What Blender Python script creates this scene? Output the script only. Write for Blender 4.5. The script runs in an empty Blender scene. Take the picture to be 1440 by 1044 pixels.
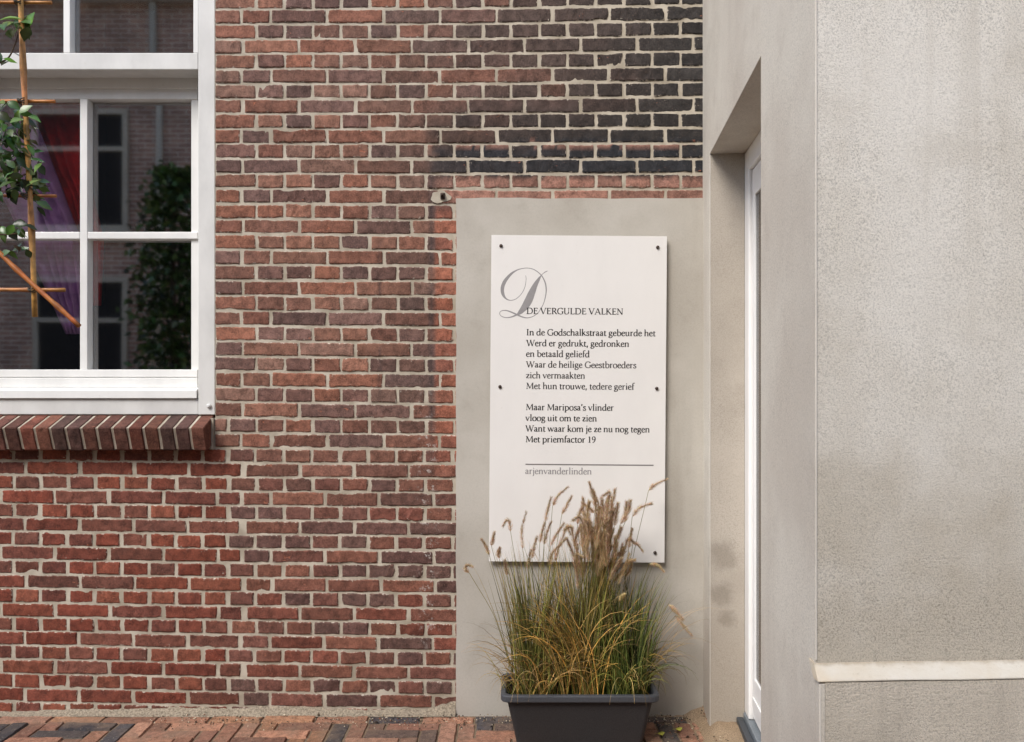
import bpy, math, random
import numpy as np
from mathutils import Vector, Matrix

R = math.radians
random.seed(7)
rng = np.random.default_rng(11)
SC = bpy.context.scene
COL = SC.collection

# ------------------------------------------------------------------ camera, sky, sun, exposure
CAM_D, CAM_H, F = 3.3, 1.29, 1185.0          # metres to the brick wall, eye height, focal length in photo pixels
cam = bpy.data.cameras.new("Camera")
cam_o = bpy.data.objects.new("Camera", cam); COL.objects.link(cam_o)
cam_o.location = (0, -CAM_D, CAM_H)
cam_o.rotation_euler = (R(90), 0, 0)
cam.sensor_width = 36.0
cam.lens = 36.0 * F / 1440.0
cam.shift_y = 18.0 / 1440.0
cam.clip_start = 0.05
cam.clip_end = 500
SC.camera = cam_o

SUN_EL, SUN_AZ = 47.0, 216.0                  # azimuth: where the sun stands, clockwise from +Y
wd = bpy.data.worlds.new("World"); SC.world = wd; wd.use_nodes = True
nt = wd.node_tree; nt.nodes.clear()
sky = nt.nodes.new("ShaderNodeTexSky"); sky.sky_type = 'NISHITA'; sky.sun_disc = False
sky.sun_elevation = R(SUN_EL); sky.sun_rotation = R(SUN_AZ)
sky.air_density = 1.0; sky.dust_density = 1.6; sky.ozone_density = 1.0
bg = nt.nodes.new("ShaderNodeBackground"); bg.inputs[1].default_value = 0.15
wo = nt.nodes.new("ShaderNodeOutputWorld")
nt.links.new(sky.outputs[0], bg.inputs[0]); nt.links.new(bg.outputs[0], wo.inputs[0])
sun = bpy.data.lights.new("Sun", 'SUN'); sun.energy = 1.5; sun.angle = R(28); sun.color = (1.0, 0.968, 0.925)
sun_o = bpy.data.objects.new("Sun", sun); COL.objects.link(sun_o)
sd = Vector((math.sin(R(SUN_AZ)) * math.cos(R(SUN_EL)), math.cos(R(SUN_AZ)) * math.cos(R(SUN_EL)), math.sin(R(SUN_EL))))
sun_o.rotation_euler = sd.to_track_quat('Z', 'Y').to_euler()
SC.view_settings.view_transform = 'Standard'
SC.view_settings.look = 'None'
SC.view_settings.exposure = 1.12
SC.view_settings.gamma = 1.0

# ------------------------------------------------------------------ helpers
def W(px, py, z):
    """photo measure at z metres from the camera plane -> world point"""
    return Vector(((px - 720.0) / F * z, z - CAM_D, CAM_H + (540.0 - py) / F * z))

def lin(r, g, b):
    def f(c):
        c /= 255.0
        return c / 12.92 if c <= 0.04045 else ((c + 0.055) / 1.055) ** 2.4
    return (f(r), f(g), f(b))

def hash3(ix, iy, iz):
    h = (ix * 374761393 + iy * 668265263 + iz * 2147483647) & 0xFFFFFFFF
    h = ((h ^ (h >> 13)) * 1274126177) & 0xFFFFFFFF
    h = ((h ^ (h >> 16)) * 2246822519) & 0xFFFFFFFF
    return ((h ^ (h >> 15)) & 0xFFFF) / 65535.0

def vnoise(x, y, z=0.0):
    """value noise in 0..1, vectorised"""
    x = np.asarray(x, float) + 1000.5; y = np.asarray(y, float) + 1000.5; z = np.zeros_like(x) + z + 1000.5
    ix = np.floor(x).astype(np.int64); iy = np.floor(y).astype(np.int64); iz = np.floor(z).astype(np.int64)
    fx, fy, fz = x - ix, y - iy, z - iz
    fx = fx * fx * (3 - 2 * fx); fy = fy * fy * (3 - 2 * fy); fz = fz * fz * (3 - 2 * fz)
    def c(a, b, d): return hash3(ix + a, iy + b, iz + d)
    l = lambda a, b, t: a + (b - a) * t
    return l(l(l(c(0,0,0), c(1,0,0), fx), l(c(0,1,0), c(1,1,0), fx), fy),
             l(l(c(0,0,1), c(1,0,1), fx), l(c(0,1,1), c(1,1,1), fx), fy), fz)

def sstep(a, b, x):
    t = np.clip((np.asarray(x, float) - a) / (b - a), 0, 1)
    return t * t * (3 - 2 * t)

def empty(name, loc=(0, 0, 0), label=None, cat=None, group=None, kind=None):
    o = bpy.data.objects.new(name, None); COL.objects.link(o)
    o.location = loc; o.empty_display_size = 0.1
    tag(o, label, cat, group, kind)
    return o

def tag(o, label=None, cat=None, group=None, kind=None):
    if label: o["label"] = label
    if cat: o["category"] = cat
    if group: o["group"] = group
    if kind: o["kind"] = kind
    return o

def wloc(o):
    v = Vector((0, 0, 0))
    while o is not None:
        v += o.location; o = o.parent
    return v

class MB:
    def __init__(s): s.v = []; s.f = []; s.c = []; s.m = []; s.e = []
    def add(s, verts, faces, color=None, mi=0):
        b = len(s.v)
        s.v.extend([tuple(p) for p in verts])
        s.f.extend([tuple(b + i for i in f) for f in faces])
        s.m.extend([mi] * len(faces))
        if color is None: color = (1, 1, 1)
        if len(color) == 3 and not hasattr(color[0], '__len__'): s.c.extend([tuple(color)] * len(verts))
        else: s.c.extend([tuple(q) for q in color])
        return b
    def box(s, x0, x1, y0, y1, z0, z1, color=None, mi=0):
        s.add([(x0,y0,z0),(x1,y0,z0),(x1,y1,z0),(x0,y1,z0),(x0,y0,z1),(x1,y0,z1),(x1,y1,z1),(x0,y1,z1)],
              [(0,3,2,1),(4,5,6,7),(0,1,5,4),(1,2,6,5),(2,3,7,6),(3,0,4,7)], color, mi)
        return s
    def prism(s, foot, z0, z1, color=None, mi=0):
        n = len(foot)
        vs = [(p[0], p[1], z0) for p in foot] + [(p[0], p[1], z1) for p in foot]
        fs = [tuple(range(n))[::-1], tuple(range(n, 2 * n))] + [(i, (i + 1) % n, n + (i + 1) % n, n + i) for i in range(n)]
        s.add(vs, fs, color, mi)
        return s
    def profile_x(s, prof, x0, x1, color=None, mi=0):
        """(y, z) outline swept along X"""
        n = len(prof)
        vs = [(x0, p[0], p[1]) for p in prof] + [(x1, p[0], p[1]) for p in prof]
        fs = [tuple(range(n)), tuple(range(n, 2 * n))[::-1]] + [(i, n + i, n + (i + 1) % n, (i + 1) % n) for i in range(n)]
        s.add(vs, fs, color, mi)
        return s
    def tube(s, pts, rads, n=8, color=None, mi=0, cap=True):
        pts = [Vector(p) for p in pts]
        if not hasattr(rads, '__len__'): rads = [rads] * len(pts)
        vs = []; prev = None
        for i, p in enumerate(pts):
            t = (pts[min(i + 1, len(pts) - 1)] - pts[max(i - 1, 0)]).normalized()
            if prev is None:
                a = t.orthogonal().normalized()
            else:
                a = (prev - t * prev.dot(t))
                a = a.normalized() if a.length > 1e-6 else t.orthogonal().normalized()
            prev = a; b = t.cross(a)
            for k in range(n):
                an = 2 * math.pi * k / n
                vs.append(p + (a * math.cos(an) + b * math.sin(an)) * rads[i])
        fs = []
        for i in range(len(pts) - 1):
            for k in range(n):
                fs.append((i*n+k, i*n+(k+1)%n, (i+1)*n+(k+1)%n, (i+1)*n+k))
        if cap:
            fs.append(tuple(range(n))[::-1]); fs.append(tuple((len(pts)-1)*n + k for k in range(n)))
        if color is not None and hasattr(color[0], '__len__'):
            color = [c for c in color for _ in range(n)]
        s.add(vs, fs, color, mi)
        return s
    def build(s, name, mats, parent=None, smooth=False, bevel=0.0, loc=None):
        me = bpy.data.meshes.new(name)
        off = Vector((0, 0, 0)) if parent is None else wloc(parent)
        L = Vector(loc) if loc is not None else Vector((0, 0, 0))
        V = [(p[0]-L.x, p[1]-L.y, p[2]-L.z) for p in s.v] if L.length > 0 else s.v
        me.from_pydata(V, [], s.f)
        if not isinstance(mats, (list, tuple)): mats = [mats]
        for m in mats: me.materials.append(m)
        if len(mats) > 1: me.polygons.foreach_set("material_index", s.m)
        a = me.color_attributes.new("Col", 'FLOAT_COLOR', 'POINT')
        arr = np.ones((len(s.v), 4), np.float32); arr[:, :3] = np.array(s.c, np.float32)
        if s.e: arr[:, 3] = np.array(s.e, np.float32)
        a.data.foreach_set("color", arr.ravel())
        if smooth: me.polygons.foreach_set("use_smooth", [True] * len(me.polygons))
        me.update()
        o = bpy.data.objects.new(name, me); COL.objects.link(o)
        if parent is not None:
            o.parent = parent; o.location = L - off
        else:
            o.location = L
        if bevel > 0:
            bv = o.modifiers.new("Bevel", 'BEVEL'); bv.width = bevel; bv.segments = 2; bv.limit_method = 'ANGLE'; bv.angle_limit = R(40)
        return o

# ------------------------------------------------------------------ materials
class NT:
    def __init__(s, name):
        s.m = bpy.data.materials.new(name); s.m.use_nodes = True
        s.t = s.m.node_tree; s.t.nodes.clear()
        s.out = s.n("ShaderNodeOutputMaterial")
        s.b = s.n("ShaderNodeBsdfPrincipled")
        s.l(s.b.outputs[0], s.out.inputs[0])
        s.co = s.n("ShaderNodeTexCoord").outputs["Object"]
    def n(s, k): return s.t.nodes.new(k)
    def l(s, a, b): s.t.links.new(a, b)
    def noise(s, scale, detail=2.0, rough=0.5, vec=None, dist=0.0):
        x = s.n("ShaderNodeTexNoise"); x.inputs["Scale"].default_value = scale; x.inputs["Detail"].default_value = detail
        x.inputs["Roughness"].default_value = rough; x.inputs["Distortion"].default_value = dist
        s.l(vec if vec is not None else s.co, x.inputs["Vector"]); return x.outputs["Fac"]
    def map(s, sc=(1,1,1), loc=(0,0,0)):
        x = s.n("ShaderNodeMapping"); x.inputs["Scale"].default_value = sc; x.inputs["Location"].default_value = loc
        s.l(s.co, x.inputs["Vector"]); return x.outputs[0]
    def ramp(s, fac, a, b, c0=0.0, c1=1.0):
        x = s.n("ShaderNodeMapRange"); x.interpolation_type = 'SMOOTHSTEP'
        x.inputs[1].default_value = a; x.inputs[2].default_value = b; x.inputs[3].default_value = c0; x.inputs[4].default_value = c1
        s.l(fac, x.inputs[0]); return x.outputs[0]
    def math(s, op, a, b=None):
        x = s.n("ShaderNodeMath"); x.operation = op
        for i, q in enumerate((a, b)):
            if q is None: continue
            if isinstance(q, (int, float)): x.inputs[i].default_value = q
            else: s.l(q, x.inputs[i])
        return x.outputs[0]
    def mix(s, fac, a, b, mode='MIX'):
        x = s.n("ShaderNodeMix"); x.data_type = 'RGBA'; x.blend_type = mode; x.clamp_factor = True
        for i, q in ((0, fac), (6, a), (7, b)):
            if isinstance(q, (int, float)): x.inputs[i].default_value = q
            elif isinstance(q, tuple): x.inputs[i].default_value = q + (1.0,) if len(q) == 3 else q
            else: s.l(q, x.inputs[i])
        return x.outputs[2]
    def attr(s):
        x = s.n("ShaderNodeAttribute"); x.attribute_name = "Col"; return x
    def gray(s, f):
        x = s.n("ShaderNodeCombineColor")
        for i in range(3): s.l(f, x.inputs[i])
        return x.outputs[0]
    def set(s, color=None, rough=None, spec=None, metal=None):
        if color is not None:
            if isinstance(color, tuple): s.b.inputs["Base Color"].default_value = color + (1.0,)
            else: s.l(color, s.b.inputs["Base Color"])
        if rough is not None:
            if isinstance(rough, (int, float)): s.b.inputs["Roughness"].default_value = rough
            else: s.l(rough, s.b.inputs["Roughness"])
        if spec is not None: s.b.inputs["Specular IOR Level"].default_value = spec
        if metal is not None: s.b.inputs["Metallic"].default_value = metal
        return s
    def bump(s, h, dist, strength=1.0, prev=None):
        x = s.n("ShaderNodeBump"); x.inputs["Distance"].default_value = dist; x.inputs["Strength"].default_value = strength
        s.l(h, x.inputs["Height"])
        if prev is not None: s.l(prev, x.inputs["Normal"])
        s.l(x.outputs[0], s.b.inputs["Normal"]); return x.outputs[0]

def z_coord(t):
    x = t.n("ShaderNodeSeparateXYZ"); t.l(t.co, x.inputs[0]); return x.outputs

MORTAR = lin(194, 184, 168)

def mat_brick():
    t = NT("old_brick")
    at = t.attr()
    n1 = t.noise(28, 4, 0.65); n2 = t.noise(210, 3, 0.6); n3 = t.noise(700, 1, 0.5)
    k = t.math('ADD', t.ramp(n1, 0.25, 0.75, 0.58, 1.34), t.ramp(n2, 0.25, 0.75, -0.3, 0.3))
    col = t.mix(1.0, at.outputs["Color"], t.gray(k), 'MULTIPLY')
    # purple-brown fire skin in patches
    col = t.mix(t.ramp(t.noise(17, 3, 0.6, t.map(loc=(5, 2, 3))), 0.52, 0.72, 0, 0.5), col, t.mix(1.0, col, (0.86, 0.88, 0.92), 'MULTIPLY'))
    # sandy pale grains and dark pits
    col = t.mix(t.ramp(t.noise(420, 1, 0.5), 0.68, 0.76, 0, 0.4), col, lin(180, 146, 130))
    col = t.mix(t.ramp(t.noise(260, 2, 0.5, t.map(loc=(3, 7, 1))), 0.66, 0.74, 0, 0.7), col, lin(40, 30, 28))
    sp = t.noise(13, 5, 0.7, t.map((1, 1, 1.6), (9, 4, 2)))
    col = t.mix(t.ramp(sp, 0.66, 0.685, 0, 0.5), col, t.mix(1.0, lin(188, 118, 90), t.gray(t.ramp(n2, 0.3, 0.7, 0.7, 1.2)), 'MULTIPLY'))
    xyz = z_coord(t)
    near = t.ramp(t.math('ABSOLUTE', t.math('ADD', xyz[0], 0.330)), 0.0, 0.06, 1.0, 0.0)
    zz = t.math('MULTIPLY', t.ramp(xyz[2], 0.2, 0.35, 0.0, 1.0), t.ramp(xyz[2], 1.1, 1.35, 1.0, 0.0))
    spl = t.math('MULTIPLY', t.math('MULTIPLY', near, zz), t.ramp(t.noise(34, 6, 0.8, t.map(loc=(6, 6, 6))), 0.56, 0.61))
    col = t.mix(t.math('MULTIPLY', spl, 0.6), col, lin(196, 190, 182))
    # mortar smeared over the arris: alpha of the attribute is 0 at the brick edge
    e = t.math('ADD', at.outputs["Alpha"], t.math('MULTIPLY', t.math('SUBTRACT', t.noise(95, 4, 0.7), 0.5), 2.6))
    col = t.mix(t.ramp(e, -0.05, 0.24, 0.8, 0.0), col, MORTAR)
    t.set(col, 0.9, 0.25)
    h = t.math('ADD', t.math('MULTIPLY', n1, 0.5), t.math('ADD', t.math('MULTIPLY', n2, 0.7), t.math('MULTIPLY', n3, 0.25)))
    t.bump(t.math('SUBTRACT', h, t.ramp(sp, 0.66, 0.69, 0.0, 1.0)), 0.0024, 0.8)
    return t.m

def mat_mortar():
    t = NT("mortar")
    n1 = t.noise(9, 3, 0.6); n2 = t.noise(160, 4, 0.7); n3 = t.noise(520, 2, 0.6)
    col = t.mix(t.ramp(n1, 0.3, 0.7), lin(190, 181, 164), lin(154, 144, 127))
    col = t.mix(t.ramp(n3, 0.64, 0.76, 0, 0.45), col, lin(140, 128, 112))
    col = t.mix(t.ramp(n2, 0.64, 0.78, 0, 0.35), col, lin(150, 140, 126))
    t.set(col, 0.95, 0.2)
    t.bump(t.math('ADD', n2, t.math('MULTIPLY', n3, 0.4)), 0.0022, 0.8)
    return t.m

def mat_stucco(name, c_light, c_dark, c_stain, grain=190, dist=0.003, streak=0.25, low=None, low_z=0.9, pits=0.4, trowel=False, spot=False):
    t = NT(name)
    z = z_coord(t)[2]
    big = t.noise(1.6, 4, 0.6); mid = t.noise(6, 4, 0.65)
    st = t.noise(5, 4, 0.6, t.map((1.0, 1.0, 0.12)))
    col = t.mix(t.ramp(big, 0.34, 0.66), c_light, c_dark)
    col = t.mix(t.ramp(mid, 0.5, 0.8, 0, 0.35), col, c_stain)
    col = t.mix(t.ramp(st, 0.55, 0.8, 0, streak), col, c_stain)
    if low is not None:
        zz = t.math('ADD', z, t.math('MULTIPLY', t.math('SUBTRACT', t.noise(2.4, 4, 0.65, t.map(loc=(4, 1, 9))), 0.5), 1.3))
        col = t.mix(t.ramp(zz, low_z - 0.35, low_z + 0.25, 0.75, 0.0), col, low)
    if spot:      # mould blotches on the door jamb
        for (px, py, pz, r) in ((0.777, -0.2, 0.655, 0.075), (0.772, -0.2, 0.52, 0.055), (0.79, -0.2, 0.43, 0.04)):
            vd = t.n("ShaderNodeVectorMath"); vd.operation = 'DISTANCE'; t.l(t.co, vd.inputs[0]); vd.inputs[1].default_value = (px, py, pz)
            dd = t.math('ADD', vd.outputs["Value"], t.math('MULTIPLY', t.math('SUBTRACT', t.noise(22, 4, 0.65), 0.5), 0.09))
            col = t.mix(t.ramp(dd, r * 0.2, r * 1.1, 0.5, 0.0), col, lin(122, 113, 100))
    g = t.noise(grain, 5, 0.75); g2 = t.noise(grain * 2.2, 2, 0.6); patch = t.ramp(t.noise(3.5, 3, 0.6, t.map(loc=(7, 3, 1))), 0.3, 0.7, 0.45, 1.0)
    gg = t.math('ADD', t.math('MULTIPLY', g, 0.7), t.math('MULTIPLY', g2, 0.3))
    k = t.math('ADD', 1.0, t.math('MULTIPLY', t.math('MULTIPLY', t.ramp(gg, 0.36, 0.56, -1.0, 0.25), pits), patch))  # shade of the pits put into the colour: darker where the bump is low
    col = t.mix(1.0, col, t.gray(k), 'MULTIPLY')
    t.set(col, 0.93, 0.2)
    if trowel:    # float marks running level along the wall, a few hairlines
        tr = t.noise(26, 4, 0.7, t.map((0.35, 1, 4.0)), 0.6)
        gg = t.math('ADD', gg, t.math('MULTIPLY', tr, t.ramp(z, 0.5, 1.3, 0.4, 0.1)))
        col = t.mix(t.ramp(tr, 0.62, 0.74, 0.0, 0.12), col, t.mix(1.0, col, (0.6, 0.57, 0.53), 'MULTIPLY'))
        drip = t.noise(9, 3, 0.6, t.map((1.0, 1.0, 0.06), (3, 2, 1)))
        col = t.mix(t.ramp(drip, 0.58, 0.72, 0.0, 0.3), col, c_stain)
        wide = t.noise(1.1, 5, 0.7, t.map((1.0, 1.0, 0.7), (8, 3, 5)), 0.4)
        col = t.mix(t.ramp(wide, 0.5, 0.72, 0.0, 0.5), col, c_stain)
        t.set(col)
    t.bump(gg, dist, 0.8)
    return t.m

def mat_ledge():
    t = NT("ledge_paint"); z = z_coord(t)[2]
    n = t.noise(5, 5, 0.7); f = t.noise(120, 4, 0.7)
    col = t.mix(t.ramp(n, 0.35, 0.7), lin(200, 194, 181), lin(190, 179, 160))
    col = t.mix(t.ramp(t.noise(3, 4, 0.65, t.map(loc=(1, 5, 2))), 0.5, 0.75, 0, 0.6), col, lin(196, 172, 134))
    e = t.math('ADD', z, t.math('MULTIPLY', t.math('SUBTRACT', t.noise(38, 4, 0.7), 0.5), 0.014))
    col = t.mix(t.ramp(e, 0.737, 0.747, 0.0, 0.6), col, lin(136, 117, 90))
    col = t.mix(t.ramp(f, 0.6, 0.75, 0, 0.5), col, lin(150, 138, 118))
    t.set(col, 0.9, 0.2); t.bump(f, 0.0014, 0.8)
    return t.m

def mat_paint(name, c, rough=0.45, var=0.06, bump=0.0004):
    t = NT(name)
    n = t.noise(7, 4, 0.6, t.map((1, 1, 0.5))); n2 = t.noise(70, 3, 0.6)
    col = t.mix(t.ramp(n, 0.3, 0.75, 0, 1), c, tuple(x * (1 - 2.2 * var) for x in c))
    col = t.mix(t.ramp(n2, 0.63, 0.78, 0, 0.25), col, tuple(x * y for x, y in zip(c, (0.72, 0.68, 0.6))))
    t.set(col, rough, 0.4)
    t.bump(n2, bump, 0.6)
    return t.m

def mat_plain(name, c, rough=0.6, spec=0.4, metal=0.0, nscale=60, var=0.25, bump=0.0006):
    t = NT(name)
    n = t.noise(nscale, 3, 0.6)
    col = t.mix(t.ramp(n, 0.25, 0.75), tuple(x * (1 - var) for x in c), tuple(min(1, x * (1 + var)) for x in c))
    t.set(col, rough, spec, metal); t.bump(n, bump, 0.6)
    return t.m

def mat_vcol(name, rough=0.6, spec=0.3, nscale=80, lo=0.75, hi=1.2, trans=0.0, bump=0.0):
    t = NT(name)
    at = t.attr(); n = t.noise(nscale, 3, 0.6)
    t.set(t.mix(1.0, at.outputs["Color"], t.gray(t.ramp(n, 0.25, 0.75, lo, hi)), 'MULTIPLY'), rough, spec)
    if bump: t.bump(n, bump, 0.7)
    if trans:
        tr = t.n("ShaderNodeBsdfTranslucent"); t.l(at.outputs["Color"], tr.inputs[0])
        mx = t.n("ShaderNodeMixShader"); mx.inputs[0].default_value = trans
        t.l(t.b.outputs[0], mx.inputs[1]); t.l(tr.outputs[0], mx.inputs[2]); t.l(mx.outputs[0], t.out.inputs[0])
    return t.m

def mat_paver():
    t = NT("clinker_paver"); at = t.attr()
    n = t.noise(45, 4, 0.65); n2 = t.noise(230, 3, 0.6); n3 = t.noise(7, 4, 0.6)
    col = t.mix(1.0, at.outputs["Color"], t.gray(t.math('ADD', t.ramp(n, 0.25, 0.75, 0.6, 1.25), t.ramp(n2, 0.3, 0.7, -0.25, 0.25))), 'MULTIPLY')
    col = t.mix(t.ramp(n3, 0.42, 0.72, 0, 0.6), col, lin(126, 106, 88))
    col = t.mix(t.ramp(t.noise(120, 3, 0.7), 0.6, 0.72, 0, 0.6), col, lin(178, 160, 138))
    col = t.mix(t.ramp(t.noise(150, 3, 0.6, t.map(loc=(2, 9, 4))), 0.62, 0.74, 0, 0.8), col, lin(48, 40, 36))
    t.set(col, 0.85, 0.3); t.bump(t.math('ADD', n, n2), 0.003, 0.8)
    return t.m

def mat_glass(name, refl=0.24, tint=(0.92, 0.9, 0.9)):
    t = NT(name)
    t.t.nodes.remove(t.b)
    tr = t.n("ShaderNodeBsdfTransparent"); tr.inputs[0].default_value = tint + (1,)
    gl = t.n("ShaderNodeBsdfGlossy"); gl.inputs["Roughness"].default_value = 0.03; gl.inputs[0].default_value = (1, 1, 1, 1)
    bp = t.n("ShaderNodeBump"); bp.inputs["Distance"].default_value = 0.002; bp.inputs["Strength"].default_value = 0.12
    t.l(t.noise(2.2, 1, 0.4), bp.inputs["Height"]); t.l(bp.outputs[0], gl.inputs["Normal"])
    lw = t.n("ShaderNodeLayerWeight"); lw.inputs[0].default_value = 0.25
    f = t.math('ADD', t.math('MULTIPLY', lw.outputs["Fresnel"], 0.8), refl)
    mx = t.n("ShaderNodeMixShader"); t.l(f, mx.inputs[0]); t.l(tr.outputs[0], mx.inputs[1]); t.l(gl.outputs[0], mx.inputs[2])
    t.l(mx.outputs[0], t.out.inputs[0])
    return t.m

def mat_far_brick():
    t = NT("far_brick")
    b = t.n("ShaderNodeTexBrick"); t.l(t.map((1, 1, 1)), b.inputs["Vector"])
    sep = z_coord(t); cmb = t.n("ShaderNodeCombineXYZ"); t.l(sep[0], cmb.inputs[0]); t.l(sep[2], cmb.inputs[1]); t.l(cmb.outputs[0], b.inputs["Vector"])
    b.inputs["Color1"].default_value = lin(176, 136, 116) + (1,); b.inputs["Color2"].default_value = lin(150, 112, 98) + (1,)
    b.inputs["Mortar"].default_value = lin(205, 196, 182) + (1,); b.inputs["Scale"].default_value = 1.0
    b.inputs["Mortar Size"].default_value = 0.006; b.inputs["Brick Width"].default_value = 0.22; b.inputs["Row Height"].default_value = 0.062
    n = t.noise(3, 4, 0.6)
    t.set(t.mix(1.0, b.outputs["Color"], t.gray(t.ramp(n, 0.25, 0.75, 0.7, 1.2)), 'MULTIPLY'), 0.9, 0.2)
    t.bump(b.outputs["Fac"], -0.004, 0.8)
    return t.m

M = dict(
    brick=mat_brick(), mortar=mat_mortar(), far=mat_far_brick(),
    panel=mat_stucco("panel_render", lin(184, 179, 169), lin(168, 162, 151), lin(138, 131, 119), 130, 0.0006, 0.45, pits=0.08),
    side=mat_stucco("side_render", lin(206, 200, 187), lin(192, 184, 171), lin(166, 156, 143), 230, 0.0014, 0.35, low=lin(184, 173, 160), low_z=0.5, pits=0.3, spot=True),
    front=mat_stucco("rough_render", lin(221, 216, 206), lin(205, 198, 185), lin(180, 171, 156), 270, 0.0026, 0.4, low=lin(178, 167, 148), low_z=1.0, pits=0.45, trowel=True),
    plinth=mat_stucco("plinth_render", lin(204, 194, 178), lin(182, 172, 155), lin(148, 139, 126), 250, 0.003, 0.2, pits=0.5, trowel=True),
    reveal=mat_stucco("shaded_reveal_render", lin(180, 171, 158), lin(166, 157, 144), lin(146, 137, 124), 230, 0.0016, 0.35, low=lin(162, 152, 138), low_z=0.5, pits=0.3, spot=True),  # greyer, mouldy copy of the side render, with the jamb's shade in its colour
    ledge=mat_ledge(),
    bead=mat_paint("bead_paint", lin(205, 198, 187), 0.7),
    white=mat_paint("window_paint", lin(222, 221, 216), 0.42),
    grey_white=mat_paint("weathered_paint", lin(208, 207, 202), 0.5, 0.08),
    pvc=mat_paint("door_paint", lin(238, 236, 232), 0.35, 0.03),
    glass=mat_glass("window_glass"),
    dglass=mat_glass("door_glass", 0.04, (0.5, 0.45, 0.4)),
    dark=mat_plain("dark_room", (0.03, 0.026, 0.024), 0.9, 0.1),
    purple=mat_plain("purple_cloth", lin(205, 160, 214), 0.85, 0.1, nscale=14, var=0.3),
    red=mat_plain("red_cloth", lin(210, 48, 44), 0.85, 0.1, nscale=14, var=0.3),
    sign=mat_paint("sign_panel", lin(223, 220, 215), 0.35, 0.02, 0.0001),
    ink=mat_plain("black_lettering", lin(32, 30, 29), 0.6, 0.3, nscale=40, var=0.3, bump=0.0),
    ink2=mat_plain("faded_lettering", lin(58, 54, 53), 0.6, 0.3, nscale=40, var=0.3, bump=0.0),
    grey=mat_plain("grey_lettering", lin(142, 139, 138), 0.6, 0.3, nscale=40, var=0.05, bump=0.0),
    rule=mat_plain("rule_paint", lin(120, 116, 113), 0.6, 0.3, nscale=40, var=0.05, bump=0.0),
    screw=mat_plain("rusty_screw", lin(70, 58, 50), 0.5, 0.5, 0.4, nscale=500),
    steel=mat_plain("steel", lin(120, 112, 104), 0.5, 0.5, 0.6, nscale=300),
    tub=mat_plain("anthracite_plastic", lin(48, 46, 46), 0.55, 0.4, nscale=240, var=0.18, bump=0.0015),
    rim=mat_plain("grey_plastic_rim", lin(70, 72, 76), 0.45, 0.45, nscale=200, var=0.15, bump=0.0008),
    soil=mat_plain("potting_soil", lin(48, 40, 33), 0.95, 0.1, nscale=120, var=0.6, bump=0.012),
    blade=mat_vcol("grass_blade", 0.55, 0.3, 60, 0.75, 1.25, 0.25),
    plume=mat_vcol("seed_plume", 0.8, 0.1, 200, 0.75, 1.25, 0.3),
    leaf=mat_vcol("glossy_leaf", 0.3, 0.5, 60, 0.7, 1.25, 0.12),
    far_paint=mat_paint('far_window_paint', lin(186, 172, 152), 0.6),
    crumb=mat_vcol('crumbs', 0.9, 0.2),
    bamboo=mat_vcol("bamboo", 0.45, 0.4, 90, 0.7, 1.2),
    bark=mat_plain("bark", lin(92, 76, 62), 0.9, 0.2, nscale=60, var=0.4, bump=0.01),
    paver=mat_paver(),
    joint=mat_plain("joint_sand", lin(120, 104, 86), 0.95, 0.1, nscale=300, var=0.5, bump=0.004),
    sand=mat_plain("mortar_debris", lin(138, 127, 110), 0.95, 0.1, nscale=150, var=0.45, bump=0.004),
    grit=mat_plain("loose_sand", lin(150, 130, 106), 0.95, 0.1, nscale=420, var=0.6, bump=0.008),
    sillgrey=mat_plain("threshold_stone", lin(118, 124, 128), 0.5, 0.4, nscale=150, var=0.15),
    silldark=mat_plain("threshold_edge", lin(62, 66, 70), 0.5, 0.4, nscale=150, var=0.15),
    tie=mat_plain("binding_wire", lin(70, 62, 50), 0.6, 0.4),
    fallen=mat_plain("fallen_leaf", lin(150, 150, 60), 0.6, 0.3),
)

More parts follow.
